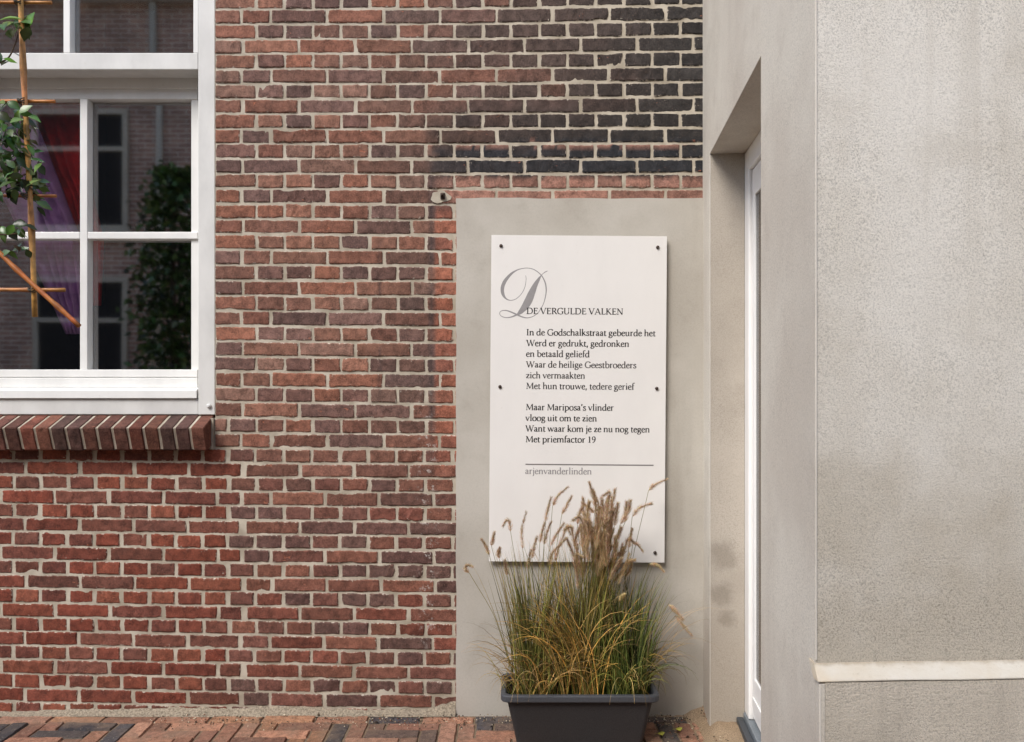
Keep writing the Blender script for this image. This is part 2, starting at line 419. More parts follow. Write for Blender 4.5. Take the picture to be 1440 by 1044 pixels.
# ------------------------------------------------------------------ bricks
def brick_geo(mb, x0, x1, z0, z1, yface, colfn, seed, proud=0.0035, res=0.0085, rough=1.0, skew=(0, 0)):
    """one hand-made brick face standing proud of the mortar plane y=yface"""
    w, h = x1 - x0, z1 - z0
    nx = max(5, int(round(w / res)) + 1); ny = max(5, int(round(h / res)) + 1)
    us = np.concatenate([[0, 0.0025], np.linspace(0.006, w - 0.006, nx - 4), [w - 0.0025, w]])
    vs = np.concatenate([[0, 0.0025], np.linspace(0.006, h - 0.006, ny - 4), [h - 0.0025, h]])
    nx, ny = len(us), len(vs)
    U, V = np.meshgrid(us, vs)
    du = np.minimum(U, w - U); dv = np.minimum(V, h - V); d = np.minimum(du, dv)
    # rounded corners
    r = 0.008 + 0.006 * hash3(seed, 3, 1)
    cu = np.clip(r - du, 0, None); cv = np.clip(r - dv, 0, None)
    L = np.sqrt(cu ** 2 + cv ** 2); k = np.where(L > r, (L - r) * 0.9, 0)
    su = np.sign(w / 2 - U); sv = np.sign(h / 2 - V)
    Ls = np.where(L > 1e-9, L, 1)
    U2 = U + su * cu / Ls * k; V2 = V + sv * cv / Ls * k
    gx, gz = x0 + U2, z0 + V2
    fall = np.exp(-d / 0.007)
    n1 = vnoise(gx * 42, gz * 42, seed * 7.31) - 0.5
    n2 = vnoise(gx * 140, gz * 140, seed * 3.17) - 0.5
    n1b = vnoise(gx * 42, gz * 42, seed * 5.9 + 40) - 0.5
    n2b = vnoise(gx * 140, gz * 140, seed * 2.3 + 90) - 0.5
    chip = np.clip(vnoise(gx * 23, gz * 23, seed * 1.9 + 13) - 0.78, 0, 1) * 0.035 * rough
    X = gx + fall * (n1 * 0.005 + n2 * 0.0034) * rough + su * fall * chip * (du < 0.012)
    Z = gz + fall * (n1b * 0.005 + n2b * 0.0034) * rough + sv * fall * chip * (dv < 0.012)
    X = X + skew[0] * (V - h / 2); Z = Z + skew[1] * (U - w / 2)
    prof = np.where(d < 0.001, -0.004, np.where(d < 0.004, proud * 0.55, proud))
    face = (vnoise(gx * 18, gz * 18, seed * 4.7) - 0.5) * 0.0035 + (vnoise(gx * 75, gz * 75, seed * 2.1) - 0.5) * 0.0022
    tilt = (hash3(seed, 5, 2) - 0.5) * 0.004
    Y = yface - prof - np.where(d > 0.001, face * rough + tilt * (V / h - 0.5), 0)
    verts = np.stack([X, Y, Z], -1).reshape(-1, 3)
    idx = np.arange(nx * ny).reshape(ny, nx)
    a, b, c, e = idx[:-1, :-1].ravel(), idx[:-1, 1:].ravel(), idx[1:, 1:].ravel(), idx[1:, :-1].ravel()
    base = len(mb.v)
    mb.v.extend(map(tuple, verts.tolist()))
    mb.f.extend(zip((a + base).tolist(), (b + base).tolist(), (c + base).tolist(), (e + base).tolist()))
    mb.m.extend([0] * len(a))
    mb.c.extend(map(tuple, colfn(X.ravel(), Z.ravel(), seed).tolist()))
    mb.e.extend(np.clip(d.ravel() / 0.011, 0, 1).tolist())

PX = CAM_D / F                                   # metres per photo pixel on the wall
def x2(px): return (px - 720) * PX
def z2(py): return CAM_H + (540 - py) * PX

LIN = lambda rows: np.array([lin(*r) for r in rows]) * 0.86
PAL_OLD = LIN([(134,96,80),(126,89,75),(142,100,82),(114,84,75),(130,88,72),(120,91,82),(142,95,76),(108,83,76),(134,102,88),(122,82,68)])
PAL_LOW = LIN([(122,80,66),(110,74,63),(128,84,68),(102,74,67),(117,77,66),(124,74,60),(104,78,70)])
PAL_RED = LIN([(128,70,53),(120,66,52),(112,66,55),(130,76,58),(116,72,59),(122,64,49),(108,69,58),(118,63,50)])
SOOT = np.array(lin(52, 49, 47)); TAR = np.array(lin(41, 43, 47)); ROSE = np.array(lin(144, 106, 92)); ORANGE = np.array(lin(160, 92, 68))
BROWNSOOT = np.array(lin(82, 68, 62))

def wall_color(zone):
    def fn(X, Z, seed):
        px = X / PX + 720; py = 540 - (Z - CAM_H) / PX
        r1, r2, r3 = hash3(seed, 1, 9), hash3(seed, 2, 9), hash3(seed, 4, 9)
        pal = PAL_RED if zone == 'red' else PAL_OLD
        c = pal[int(r1 * 0.999 * len(pal))] * (0.84 + 0.34 * r2)
        c = np.tile(c, (len(X), 1))
        if zone == 'red':
            return c
        low = PAL_LOW[int(r1 * 0.999 * len(PAL_LOW))] * (0.84 + 0.34 * r2)
        t = sstep(520, 800, py)[:, None]
        c = c * (1 - t) + low * t
        nz = vnoise(px / 22, py / 22, 3.0); nf = vnoise(px / 5, py / 5, 8.0)
        # smoke-blackened area under the old lean-to roof
        s = sstep(420, 820, px * 0.35 + px.mean() * 0.65 + (nz - 0.5) * 110 + (r3 - 0.5) * 260) * (py < 253)
        c = c * (1 - s[:, None]) + (BROWNSOOT * (1 - sstep(700, 960, px))[:, None] + SOOT * sstep(700, 960, px)[:, None]) * s[:, None] * (0.8 + 0.4 * r2)
        s2 = sstep(585, 625, px + (nz - 0.5) * 30) * sstep(120, 190, py + (nz - 0.5) * 40) * (py < 252)
        c = c * (1 - 0.75 * s2[:, None]) + SOOT * 0.8 * 0.75 * s2[:, None]
        tar = sstep(604, 612, px + (nf - 0.5) * 26) * (0.7 + 0.3 * r2) * sstep(198, 208, py + (nf - 0.5) * 16 + (r3 - 0.5) * 18) * (1 - sstep(243, 248, py + (nf - 0.5) * 5))
        c = c * (1 - 0.92 * tar[:, None]) + TAR * 0.92 * tar[:, None]
        # scraped edges above the tar line
        sc_ = (np.abs(py - 205 + (nf - 0.5) * 10 + (r1 - .5) * 9) < 4.5 * r3 + 1) * (nz > 0.4) * (px > 600) * 0.75
        c = c * (1 - sc_[:, None]) + ROSE * sc_[:, None]
        ro = sstep(606, 618, px) * sstep(247, 250, py + (nf - 0.5) * 4) * (1 - sstep(284, 290, py))
        c = c * (1 - 0.8 * ro[:, None]) + ROSE * (0.8 + 0.35 * r2) * 0.8 * ro[:, None]
        # sooty column with the ghost of a downpipe beside the panel
        b = np.exp(-((px.mean() * .7 + px * .3 - 575) / 45) ** 2) * sstep(180, 240, py) * (1 - sstep(560, 680, py)) * (0.25 + 0.5 * r3)
        c = c * (1 - b[:, None]) + BROWNSOOT * b[:, None]
        st = np.exp(-((px - 607 - (nf - 0.5) * 2) / 4.5) ** 2) * sstep(215, 245, py) * (1 - sstep(590, 640, py)) * (0.55 + 0.45 * nz)
        st = np.maximum(st, 0.7 * np.exp(-((px - 534 - (nf - 0.5) * 2) / 2.0) ** 2) * sstep(325, 345, py) * (1 - sstep(540, 570, py)) * (nz > 0.3))
        c = c * (1 - 0.8 * st[:, None]) + np.array(lin(62, 54, 54)) * 0.8 * st[:, None]
        og = sstep(610, 614, px) * sstep(285, 300, py) * (1 - sstep(620, 700, py)) * 0.45
        c = c * (1 - og[:, None]) + ORANGE * og[:, None] * (0.85 + 0.3 * r2)
        return c
    return fn

KX = [-900, 0, 302, 640, 990, 1300]
def course_y(i, px):
    ii = [-60, 0, 12, 28, 30, 47, 49]
    tab = {-900: [-1277, 3, 258, 596, 634, 970, 1010], 0: [-1275, 3.4, 257, 598, 637.6, 976.5, 1016], 302: [-1272, 3.1, 254.6, 597.5, 640.5, 982.5, 1023],
           640: [-1283, 2, 255.6, 601, 642.4, 987.5, 1028], 990: [-1293, -3, 255.5, 601, 643, 988, 1028], 1300: [-1293, -3, 255.5, 601, 643, 988, 1028]}
    ys = [np.interp(i, ii, tab[k]) for k in KX]
    return float(np.interp(px, KX, ys))

house = empty("brick_house", x2b := (x2(300), 0.1, 0), "old brown brick house front with a white framed window and a rendered panel", "house")

wall = MB()
sid = [0]
def lay(p0, p1, i, zone, hpx=19.1):
    """lay one brick of course i between photo columns p0..p1"""
    if p1 - p0 < 4: return
    sid[0] += 1; s = sid[0]
    j = lambda k, a: (hash3(s, k, 77) - 0.5) * 2 * a
    a, b = p0 + j(1, 0.7), p1 + j(2, 0.7)
    ym = course_y(i, (a + b) / 2) + j(3, 0.55)
    h = hpx + j(4, 0.7)
    sl = -(course_y(i, b) - course_y(i, a)) / max(b - a, 1) + j(5, 0.008)
    inview = -140 < (a + b) / 2 < 1010 and -60 < ym < 1010
    brick_geo(wall, x2(a), x2(b), z2(ym + h / 2), z2(ym - h / 2), 0.0, wall_color(zone), s,
              proud=0.0034 + j(6, 0.0016), res=0.0085 if inview else 0.03, rough=1.0 if hash3(s, 8, 3) > 0.12 else 1.7, skew=(j(7, 0.03), sl))

def row(i, starts, end, zone, gap=2.8, hpx=19.1):
    for k, a in enumerate(starts):
        nxt = starts[k + 1] if k + 1 < len(starts) else end + gap
        lay(a, min(nxt - gap, end), i, zone, hpx)

def seq(origin, pitch, lo, hi):
    k = math.ceil((lo - origin) / pitch)
    out = []
    while origin + k * pitch < hi:
        out.append(origin + k * pitch); k += 1
    return out

RIGHT = 992
for i in range(-30, 49):
    hdr = i % 2 == 0
    ty = 'A' if i % 4 == 1 else 'B'
    if i >= 38: ty = 'A' if ty == 'B' else 'B'
    end = RIGHT if i < 14 else 652
    # main field, right of the window
    if i < 30:
        left = 302.5
        if hdr: st = [left] + seq(362.1, 39.75, 350, end - 6)
        elif ty == 'A': st = [left, 341] + seq(382.7, 79.2, 370, end - 6)
        else: st = [left] + seq(342.9, 79.2, 335, end - 6)
        if i in (28,): st = [302.5, 322.5] + seq(362.1, 39.75, 350, end - 6)
        row(i, st, end, 'old')
        # left of the window, outside the picture
        if hdr: row(i, seq(362.1, 39.75, -880, -100), -86, 'old')
        else: row(i, seq(382.7 if ty == 'A' else 342.9, 79.2, -880, -100), -86, 'old')
    else:
        off = (hash3(i, 6, 6) - 0.5) * 4
        if hdr:
            e = 319 + off
            row(i, seq(21.6 + off * 0.5, 38.1, -880, e - 20), e, 'red', 3.7, 18.3)
            row(i, [e + 5] + seq(362.1 + off, 39.6, e + 22, end - 6), end, 'old', 3.3, 18.3)
        else:
            e = 338 + off
            org = 37.9 if i % 4 == 3 else 2.9
            st = seq(org + off * 0.5, 76.3, -880, e - 20)
            row(i, st, e, 'red', 3.7, 18.3)
            if ty == 'A': row(i, [e + 5] + seq(382.7 + off, 76.5, e + 30, end - 6), end, 'old', 3.3, 18.3)
            else: row(i, seq(342.9 + 4, 76.5, e + 3, end - 6), end, 'old', 3.3, 18.3)
# the masonry body behind the bricks, with the window opening left out
WX0, WX1 = x2(-85), x2(303); WZ0, WZ1 = z2(588), z2(-262)
def body(x0, x1, z0, z1): wall.box(x0, x1, 0.0, 0.3, z0, z1, (1, 1, 1), 1); wall.e.extend([1.0] * 8)
body(x2(-900), WX0, 0.0, 5.2); body(WX1, x2(1040), 0.0, 5.2); body(WX0, WX1, 0.0, WZ0); body(WX0, WX1, WZ1, 5.2)
for i in range(0): pass
wall_o = wall.build("wall", [M['brick'], M['mortar']], house)

# a row of soldier bricks over the window, out of the picture
sb = MB()
for k in range(26):
    a = -100 + k * 16.0
    if a > 312: break
    brick_geo(sb, x2(a), x2(a + 13), z2(-266), z2(-340), -0.006, wall_color('old'), 5000 + k, res=0.02)
sb.build("lintel_arch", M['brick'], house)

# ------------------------------------------------------------------ brick window sill (bricks on edge, tipped forward)
sill = MB()
ang = R(21)
ca, sa = math.cos(ang), math.sin(ang)
def sill_pt(x, u, v):      # u: along the sloping top from the back (0) to the front, v: down square to the top
    return (x, 0.03 - u * ca - v * (-sa) * 1.0, z2(583) - u * sa - v * ca)
nb = 19
pitch = 21.3
for k in range(nb):
    b1 = 298.5 - k * pitch; b0 = b1 - pitch + 3.2
    xa, xb = x2(b0) * 1.0, x2(b1) * 1.0
    col = PAL_LOW[(k * 3) % len(PAL_LOW)] * (0.6 + 0.4 * hash3(k, 3, 3))
    nu, nv, nx = 8, 9, 5
    J = lambda q, a: (hash3(k * 31 + q, 11, 4) - 0.5) * 2 * a
    L_, D_ = 0.132 + J(1, 0.0012), 0.098 + J(2, 0.001)
    # outline of the end section: up the front, over the top
    ring = [(L_ - 0.004, D_), (L_, D_ - 0.006)] + [(L_, D_ * (1 - q / 6)) for q in range(1, 6)] + [(L_ - 0.001, 0.004), (L_ - 0.005, 0.0)] + [(L_ * (1 - q / 7), 0.0) for q in range(1, 8)]
    xs = [xa, xa + 0.002] + [xa + 0.004 + (xb - xa - 0.008) * q / 3 for q in range(4)] + [xb - 0.002, xb]
    vs = []; n_ = len(ring)
    for xi, x in enumerate(xs):
        inset = 0.005 if xi in (0, len(xs) - 1) else (0.0012 if xi in (1, len(xs) - 2) else 0)
        for (u, v) in ring:
            uu = min(u, L_ - inset) ; vv = max(v, inset)
            p = sill_pt(x, uu, vv)
            w_ = 0.0014
            nn = vnoise(np.array([x * 60]), np.array([uu * 60 + vv * 40]), k * 3.3)[0] - 0.5
            n3 = vnoise(np.array([x * 160]), np.array([uu * 160 + vv * 120]), k * 1.3)[0] - 0.5
            vs.append((p[0] + nn * w_, p[1] + (nn + n3) * w_, p[2] + n3 * w_))
    fs = []
    for xi in range(len(xs) - 1):
        for q in range(n_ - 1):
            fs.append((xi * n_ + q, (xi + 1) * n_ + q, (xi + 1) * n_ + q + 1, xi * n_ + q + 1))
    ends = [tuple(range(n_)) + (), tuple((len(xs) - 1) * n_ + q for q in range(n_))[::-1]]
    # close the underside and the ends with a back corner
    bc = len(vs)
    for x in xs:
        vs.append(sill_pt(x, 0.0, D_))
    for xi in range(len(xs) - 1):
        fs.append((bc + xi, bc + xi + 1, (xi + 1) * n_, xi * n_))
    fs.append((bc,) + tuple(range(n_)))
    fs.append((bc + len(xs) - 1,) + tuple((len(xs) - 1) * n_ + q for q in range(n_ - 1, -1, -1)))
    sill.add(vs, fs, tuple(col)); sill.e.extend([3.0] * len(vs))
sill.build("window_sill", M['brick'], house)
# mortar bed between the sill bricks
bed = MB()
p = [sill_pt(0, 0.127, 0.0925), sill_pt(0, 0.127, 0.0042), sill_pt(0, 0.0, 0.0035), sill_pt(0, 0.0, 0.0935)]
bed.profile_x([(q[1], q[2]) for q in p][::-1], x2(298.5 - nb * pitch), x2(296))
# pointing at the right end of the sill
bed.box(x2(297.5), x2(301.5), -0.012, 0.02, z2(632), z2(588))
bed.build("sill_mortar", M['mortar'], house)

# ------------------------------------------------------------------ window
ZF = 3.312                                  # front of the frame
def bx(mb, p0, p1, q0, q1, z, depth, shrink=0):
    a = W(p0, q1, z); b = W(p1, q0, z)
    mb.box(a.x, b.x, a.y, a.y + depth, a.z, b.z)
TOPY = -250
fr = MB()
bx(fr, 278.5, 302.2, TOPY, 583.5, ZF, 0.17)                 # right post
bx(fr, -84, -61, TOPY, 583.5, ZF, 0.17)
bx(fr, -61, 278.5, 561, 583.2, ZF + 0.004, 0.17)            # bottom rail
bx(fr, -61, 278.5, 74.5, 98, ZF, 0.17)                      # transom
bx(fr, -61, 278.5, TOPY, TOPY + 24, ZF, 0.17)
win = fr.build("window", M['grey_white'], house, bevel=0.003)
# brighter sill board and stepped bottom rail in front of the lower sash
sbd = MB()
zz = lambda py, z: CAM_H + (540 - py) / F * z
xl, xr = W(-58, 0, ZF).x, W(277.2, 0, ZF).x
yF = ZF - CAM_D
sbd.profile_x([(yF - 0.006, zz(560.5, ZF)), (yF - 0.004, zz(549, ZF)), (yF + 0.02, zz(545.5, ZF + .02)), (yF + 0.14, zz(545.2, ZF + .02)), (yF + 0.14, zz(560.5, ZF))][::-1], xl, xr)
sbd.build("sill_board", M['white'], win, bevel=0.002)
ZS = 3.405                                   # front of the lower sash
ls = MB()
bx(ls, -58, 277.6, 531.5, 545.2, ZS - 0.03, 0.08)
bx(ls, -58, 277.6, 520, 530.5, ZS - 0.012, 0.06)
bx(ls, -58, 277.6, 528.5, 533, ZS - 0.004, 0.04)
ls.build("bottom_rail", M['white'], win, bevel=0.002)
tp = MB()
a = W(-58, 108.5, ZS); b = W(277.8, 90, ZS)
bx(tp, -58, 277.8, 96, 124.5, ZS, 0.07)
bx(tp, -58, 277.8, 124.9, 139.6, ZS + 0.006, 0.05)
tp.build("top_rail", M['white'], win, bevel=0.0025)
for (pa, pb) in ((269, 284), (-70, -52)):
    st = MB(); bx(st, pa, pb, 139.6, 520, ZS + 0.012, 0.05); st.build("stile", M['white'], win)
g1 = MB(); bx(g1, 112.3, 122.8, 139.4, 520, ZS, 0.05); g1.build("glazing_bar", M['white'], win, bevel=0.0025)
for (pa, pb) in ((123.0, 277.8), (-56, 112.1)):
    g2 = MB(); bx(g2, pa, pb, 326.3, 336.2, ZS + 0.0015, 0.045); g2.build("glazing_bar", M['white'], win, bevel=0.0025)
g3 = MB(); bx(g3, 89, 98.5, TOPY + 24, 74.5, ZF + 0.006, 0.045); g3.build("glazing_bar", M['white'], win, bevel=0.0025)
for (pa, pb) in ((271.8, 278.6), (-61, -54)):
    us = MB(); bx(us, pa, pb, TOPY + 24, 74.5, ZF + 0.004, 0.045); us.build("upper_stile", M['white'], win, bevel=0.0015)
def pane(p0, p1, q0, q1, z):
    m = MB(); bx(m, p0, p1, q0, q1, z, 0.004); return m.build("window_pane", M['glass'], win)
ZG = ZS + 0.044
for (a0, a1) in ((-52, 114), (121.5, 272)):
    pane(a0, a1, 137, 329, ZG); pane(a0, a1, 334, 522, ZG)
for (a0, a1) in ((-56, 91), (97, 274)):
    pane(a0, a1, TOPY + 20, 77, ZF + 0.043)
bl = MB(); c = W(294, 571, ZF - 0.002)
bl.tube([c, c + Vector((0, -0.006, 0)), c + Vector((0, -0.009, 0))], [0.009, 0.0085, 0.004], 12)
bl.build("bolt", M['grey_white'], win)
# the dark room behind, a shell open towards the window
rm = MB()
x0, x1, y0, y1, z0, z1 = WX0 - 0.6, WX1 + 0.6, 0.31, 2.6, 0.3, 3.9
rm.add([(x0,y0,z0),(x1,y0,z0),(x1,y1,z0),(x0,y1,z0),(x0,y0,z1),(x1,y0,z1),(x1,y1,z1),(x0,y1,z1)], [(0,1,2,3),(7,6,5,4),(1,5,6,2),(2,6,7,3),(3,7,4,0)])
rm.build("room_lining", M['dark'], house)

def curtain(name, xa, xb, y, z0, z1, mat, label, taper=None, folds=5, amp=0.02):
    m = MB(); nx, nz = 60, 30; vs = []
    for j in range(nz + 1):
        t = j / nz; z = z1 + (z0 - z1) * t
        l, r = (xa, xb) if taper is None else taper(t)
        for i in range(nx + 1):
            u = i / nx
            vs.append((l + (r - l) * u, y + amp * (0.4 + 0.6 * math.sin(u * 7 + 2 * t) ** 2) * math.sin(u * folds * 6.28 * (0.75 + 0.3 * u) + 1.6 * math.sin(2.3 * t + u * 9)), z))
    fs = [(j*(nx+1)+i, j*(nx+1)+i+1, (j+1)*(nx+1)+i+1, (j+1)*(nx+1)+i) for j in range(nz) for i in range(nx)]
    m.add(vs, fs)
    o = m.build(name, mat, None, smooth=True, loc=((xa + xb) / 2, y, z0))
    sl = o.modifiers.new("Solidify", 'SOLIDIFY'); sl.thickness = 0.003
    tag(o, label, "curtain")
def tp_(t):
    l = W(-60 + 0 * t, 0, 3.515).x; r = W(np.interp(t, [0, .4, .75, 1], [60, 92, 118, 128]), 0, 3.515).x
    l = W(np.interp(t, [0, .5, 1], [-70, 10, 90]), 0, 3.515).x; r = W(np.interp(t, [0, .6, 1], [28, 110, 120]), 0, 3.515).x
    return l, r
curtain("curtain", W(-70, 0, 3.515).x, W(110, 0, 3.515).x, 0.215, zz(470, 3.515), zz(120, 3.515), M['purple'], "purple curtain gathered to one side behind the lower window panes", tp_)
def tp2(t):
    return W(np.interp(t, [0, .5, 1], [-40, 80, 118]), 0, 3.56).x, W(np.interp(t, [0, .4, .7, 1], [116, 122, 146, 142]), 0, 3.56).x
curtain("curtain", W(-40, 0, 3.56).x, W(130, 0, 3.56).x, 0.262, zz(430, 3.56), zz(120, 3.56), M['red'], "red curtain hanging behind the purple one in the window", tp2, 4)

# ------------------------------------------------------------------ rendered panel and sundry wall fittings
pn = MB()
pa = W(641.5, 279, 3.285); pb = W(989, 1003, 3.285)
n = 46
xs = np.linspace(pa.x, pb.x + 0.0, 30); zs = np.linspace(pa.z, -0.02, n)
vs = []
for z in zs:
    for i, x in enumerate(xs):
        dx = 0.0; dz = 0.0
        if i == 0: dx = (vnoise(np.array([z * 14.]), np.array([0.3]))[0] - 0.5) * 0.006
        if z == zs[0]: dz = (vnoise(np.array([x * 14.]), np.array([5.3]))[0] - 0.5) * 0.006
        vs.append((x + dx, pa.y + (vnoise(np.array([x * 3.]), np.array([z * 3.]))[0] - 0.5) * 0.004, z + dz))
fs = [(j*30+i, (j+1)*30+i, (j+1)*30+i+1, j*30+i+1) for j in range(n-1) for i in range(29)]
b0 = pn.add(vs, fs)
# the returns at the left and top edge
e1 = [vs[j*30] for j in range(n)]; pn.add(e1 + [(p[0], 0.004, p[2]) for p in e1], [(j, n+j, n+j+1, j+1) for j in range(n-1)])
e2 = vs[:30]; pn.add(e2 + [(p[0], 0.004, p[2]) for p in e2], [(i, i+1, 30+i+1, 30+i) for i in range(29)])
pn.build("render_panel", M['panel'], house, smooth=False)
an = MB(); c = W(622.5, 276, 3.295)
an.box(c.x - 0.009, c.x + 0.009, c.y - 0.006, c.y + 0.01, c.z - 0.012, c.z + 0.012)
an.box(c.x - 0.007, c.x + 0.007, c.y - 0.022, c.y - 0.0055, c.z - 0.004, c.z + 0.009)
an.tube([(c.x, c.y - 0.028, c.z + 0.002), (c.x, c.y - 0.0215, c.z + 0.002)], 0.004, 8)
an.build("wall_anchor", M['screw'], house, bevel=0.0015)
pl = MB()
for q in range(1):
    a = W(606, 286, 3.297); 
    ring = [(W(619 + 14 * math.cos(t) * (1 + .18 * math.sin(3*t+1)), 277 + 8.5 * math.sin(t) * (1 + .15 * math.sin(4*t)), 3.2945)) for t in np.linspace(0, 6.28, 18)[:-1]]
    m_ = len(ring)
    pl.add([tuple(p) for p in ring] + [(p.x, 0.004, p.z) for p in ring], [tuple(range(m_))[::-1]] + [(i, (i+1) % m_, m_+(i+1) % m_, m_+i) for i in range(m_)])
pl.build("mortar_patch", M['mortar'], house)

# ------------------------------------------------------------------ rendered building on the right
Lr = math.hypot(1, 0.0928)
rd = Vector((1, -0.0928)) / Lr                     # into the wall
def P(t, o=0.0):
    return (0.7465 - 0.0928 * t + rd.x * o, -t + rd.y * o)
bld = empty("rendered_building", (P(1.65)[0] + 0.4, P(1.65)[1] + 0.4, 0), "pale grey rendered building corner with a recessed glazed door and sloping ledge", "building")
T0, T1, T2, T3 = 0.195, 1.126, 1.651, 1.6797
FD = Vector((1, 0.045))
def Fp(t, d, off=0.0): return (P(t)[0] + FD.x * d, P(t)[1] + FD.y * d + off)
ZL = 2.136
bw = MB()
bw.prism([P(-0.25), P(-0.25, 0.3), P(T0, 0.3), P(T0)][::-1], -0.05, 5.0, mi=0)
bw.prism([P(T0), P(T0, 0.3), P(T1, 0.3), P(T1)][::-1], ZL, 5.0, mi=0)
bw.prism([P(T1), P(T1, 0.3), P(T2 - 0.3, 0.3), P(T2)][::-1], -0.05, 5.0, mi=0)
bw.prism([P(T2 + 0.0005), P(T2 + 0.0005, 0.0115), P(T3, 0.0115), P(T3)][::-1], -0.05, 0.713)
side_o = bw.build("side_wall", M['side'], bld, bevel=0.0012)
fw = MB()
fw.prism([P(T2), P(T2 - 0.3, 0.3), Fp(T2 - 0.3, 3.2), Fp(T2, 3.2)][::-1], 0.716, 5.0)
fw.build("front_wall", M['front'], bld)
pw = MB()
pw.prism([P(T3, 0.0116), P(T2 + 0.0015, 0.0116), P(T2 - 0.3, 0.3), Fp(T2 - 0.3, 3.2), Fp(T3, 3.2)][::-1], -0.05, 0.7155)
pw.build("plinth", M['plinth'], bld)
lg = MB()
p0, p1 = P(T2), P(T3)
zi, zo = 0.744, 0.7195
def led(d, j):
    f = 0.0
    wv = lambda s: (vnoise(np.array([d * 9.]), np.array([s]))[0] - 0.5) * 0.004
    return [(Fp(T2, d)[0], Fp(T2, d, 0.03)[1], zi + f + wv(1)), (Fp(T2, d)[0], Fp(T2, d, -0.0015)[1], zi + f + wv(1)), (Fp(T3, d)[0], Fp(T3, d, -0.003)[1], zo + f + wv(2)),
            (Fp(T3, d)[0], Fp(T3, d, -0.003)[1], zo + f - 0.003 + wv(2)), (Fp(T3, d)[0], Fp(T3, d, 0.02)[1], zo + f - 0.004)]
ds = np.linspace(0.0, 3.2, 70); vs = []; fs = []
for j, d in enumerate(ds): vs += led(d, j)
for j in range(len(ds) - 1):
    for q in range(4): fs.append((j*5+q, (j+1)*5+q, (j+1)*5+q+1, j*5+q+1))
fs.append((0, 1, 2, 3, 4))
vs = [(p[0] - (0.003 if i < 5 else 0), p[1], p[2]) for i, p in enumerate(vs)]
lg.add(vs, [f[::-1] for f in fs])
lg.build("ledge", M['ledge'], bld, bevel=0.003)
bd = MB()
c = P(T2); bd.tube([(c[0] + 0.002, c[1] - 0.0005, 0.75), (c[0] + 0.002, c[1] - 0.0005, 5.0)], 0.0016, 8)
bd.build("corner_bead", M['bead'], bld)
bd = MB(); c = P(T0); bd.tube([(c[0] + 0.002, c[1] - 0.0005, 0.0), (c[0] + 0.002, c[1] - 0.0005, ZL)], 0.0016, 8)
bd.build("corner_bead", M['bead'], bld)

bd = MB(); c = P(T3); bd.tube([(c[0] + 0.0025, c[1] + 0.0005, 0.0), (c[0] + 0.0025, c[1] + 0.0005, 0.713)], 0.0016, 8)
bd.build("corner_bead", M['bead'], bld)
# recessed door: frame, leaf, glass, threshold, all in the wall's own direction
def along(t0, t1, o0, o1, z0, z1, mb): mb.prism([P(t0, o0), P(t0, o1), P(t1, o1), P(t1, o0)][::-1], z0, z1)
OF = 0.126
df = MB()
along(T0, T0 + 0.078, OF, OF + 0.09, 0.088, ZL - 0.001, df)
along(T1 - 0.078, T1, OF, OF + 0.09, 0.088, ZL - 0.001, df)
along(T0 + 0.078, T1 - 0.078, OF, OF + 0.09, ZL - 0.079, ZL - 0.001, df)
door = df.build("door", M['pvc'], bld, bevel=0.004)
rv = MB(); along(T0 + 0.0005, T0 + 0.0035, 0.004, OF - 0.001, 0.0, ZL - 0.002, rv); rv.build("shaded_door_reveal", M['reveal'], bld)  # thin jamb lining; its darker colour carries shade as well as mould
lf = MB()
a, b = T0 + 0.083, T1 - 0.083
along(a, a + 0.042, OF + 0.012, OF + 0.07, 0.105, ZL - 0.084, lf)
along(b - 0.095, b, OF + 0.012, OF + 0.07, 0.105, ZL - 0.084, lf)
along(a + 0.042, b - 0.095, OF + 0.012, OF + 0.07, ZL - 0.18, ZL - 0.084, lf)
along(a + 0.042, b - 0.095, OF + 0.012, OF + 0.07, 0.105, 0.25, lf)
along(a + 0.03, b - 0.03, OF + 0.006, OF + 0.0115, 0.15, 0.185, lf)
lf.build("door_leaf", M['pvc'], door, bevel=0.004)
gl = MB(); along(a + 0.0425, b - 0.0955, OF + 0.018, OF + 0.023, 0.2505, ZL - 0.1805, gl); gl.build("glass", M['dglass'], door)
hd = MB()
hp = P(b - 0.05, OF + 0.0); 
hd.tube([(hp[0] + 0.012, hp[1], 1.05), (hp[0] - 0.045, hp[1], 1.05), (hp[0] - 0.05, hp[1] + 0.012, 1.05), (hp[0] - 0.04, hp[1] + 0.12, 1.05)], 0.009, 10)
hd.build("handle", M['steel'], door, smooth=True)
th = MB(); along(T0 + 0.001, T1 - 0.001, OF - 0.005, OF + 0.1, 0.05, 0.086, th); th.build("threshold", M['sillgrey'], door, bevel=0.003)
th = MB(); along(T0 + 0.001, T1 - 0.001, OF - 0.03, OF - 0.006, -0.03, 0.068, th); th.build("threshold_edge", M['silldark'], door, bevel=0.003)
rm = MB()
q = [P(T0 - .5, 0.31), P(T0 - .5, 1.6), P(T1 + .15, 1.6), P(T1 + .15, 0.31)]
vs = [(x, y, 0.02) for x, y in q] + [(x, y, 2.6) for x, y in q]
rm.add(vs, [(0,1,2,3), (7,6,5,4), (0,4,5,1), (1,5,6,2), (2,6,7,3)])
rm.build("hall_lining", M['dark'], bld)

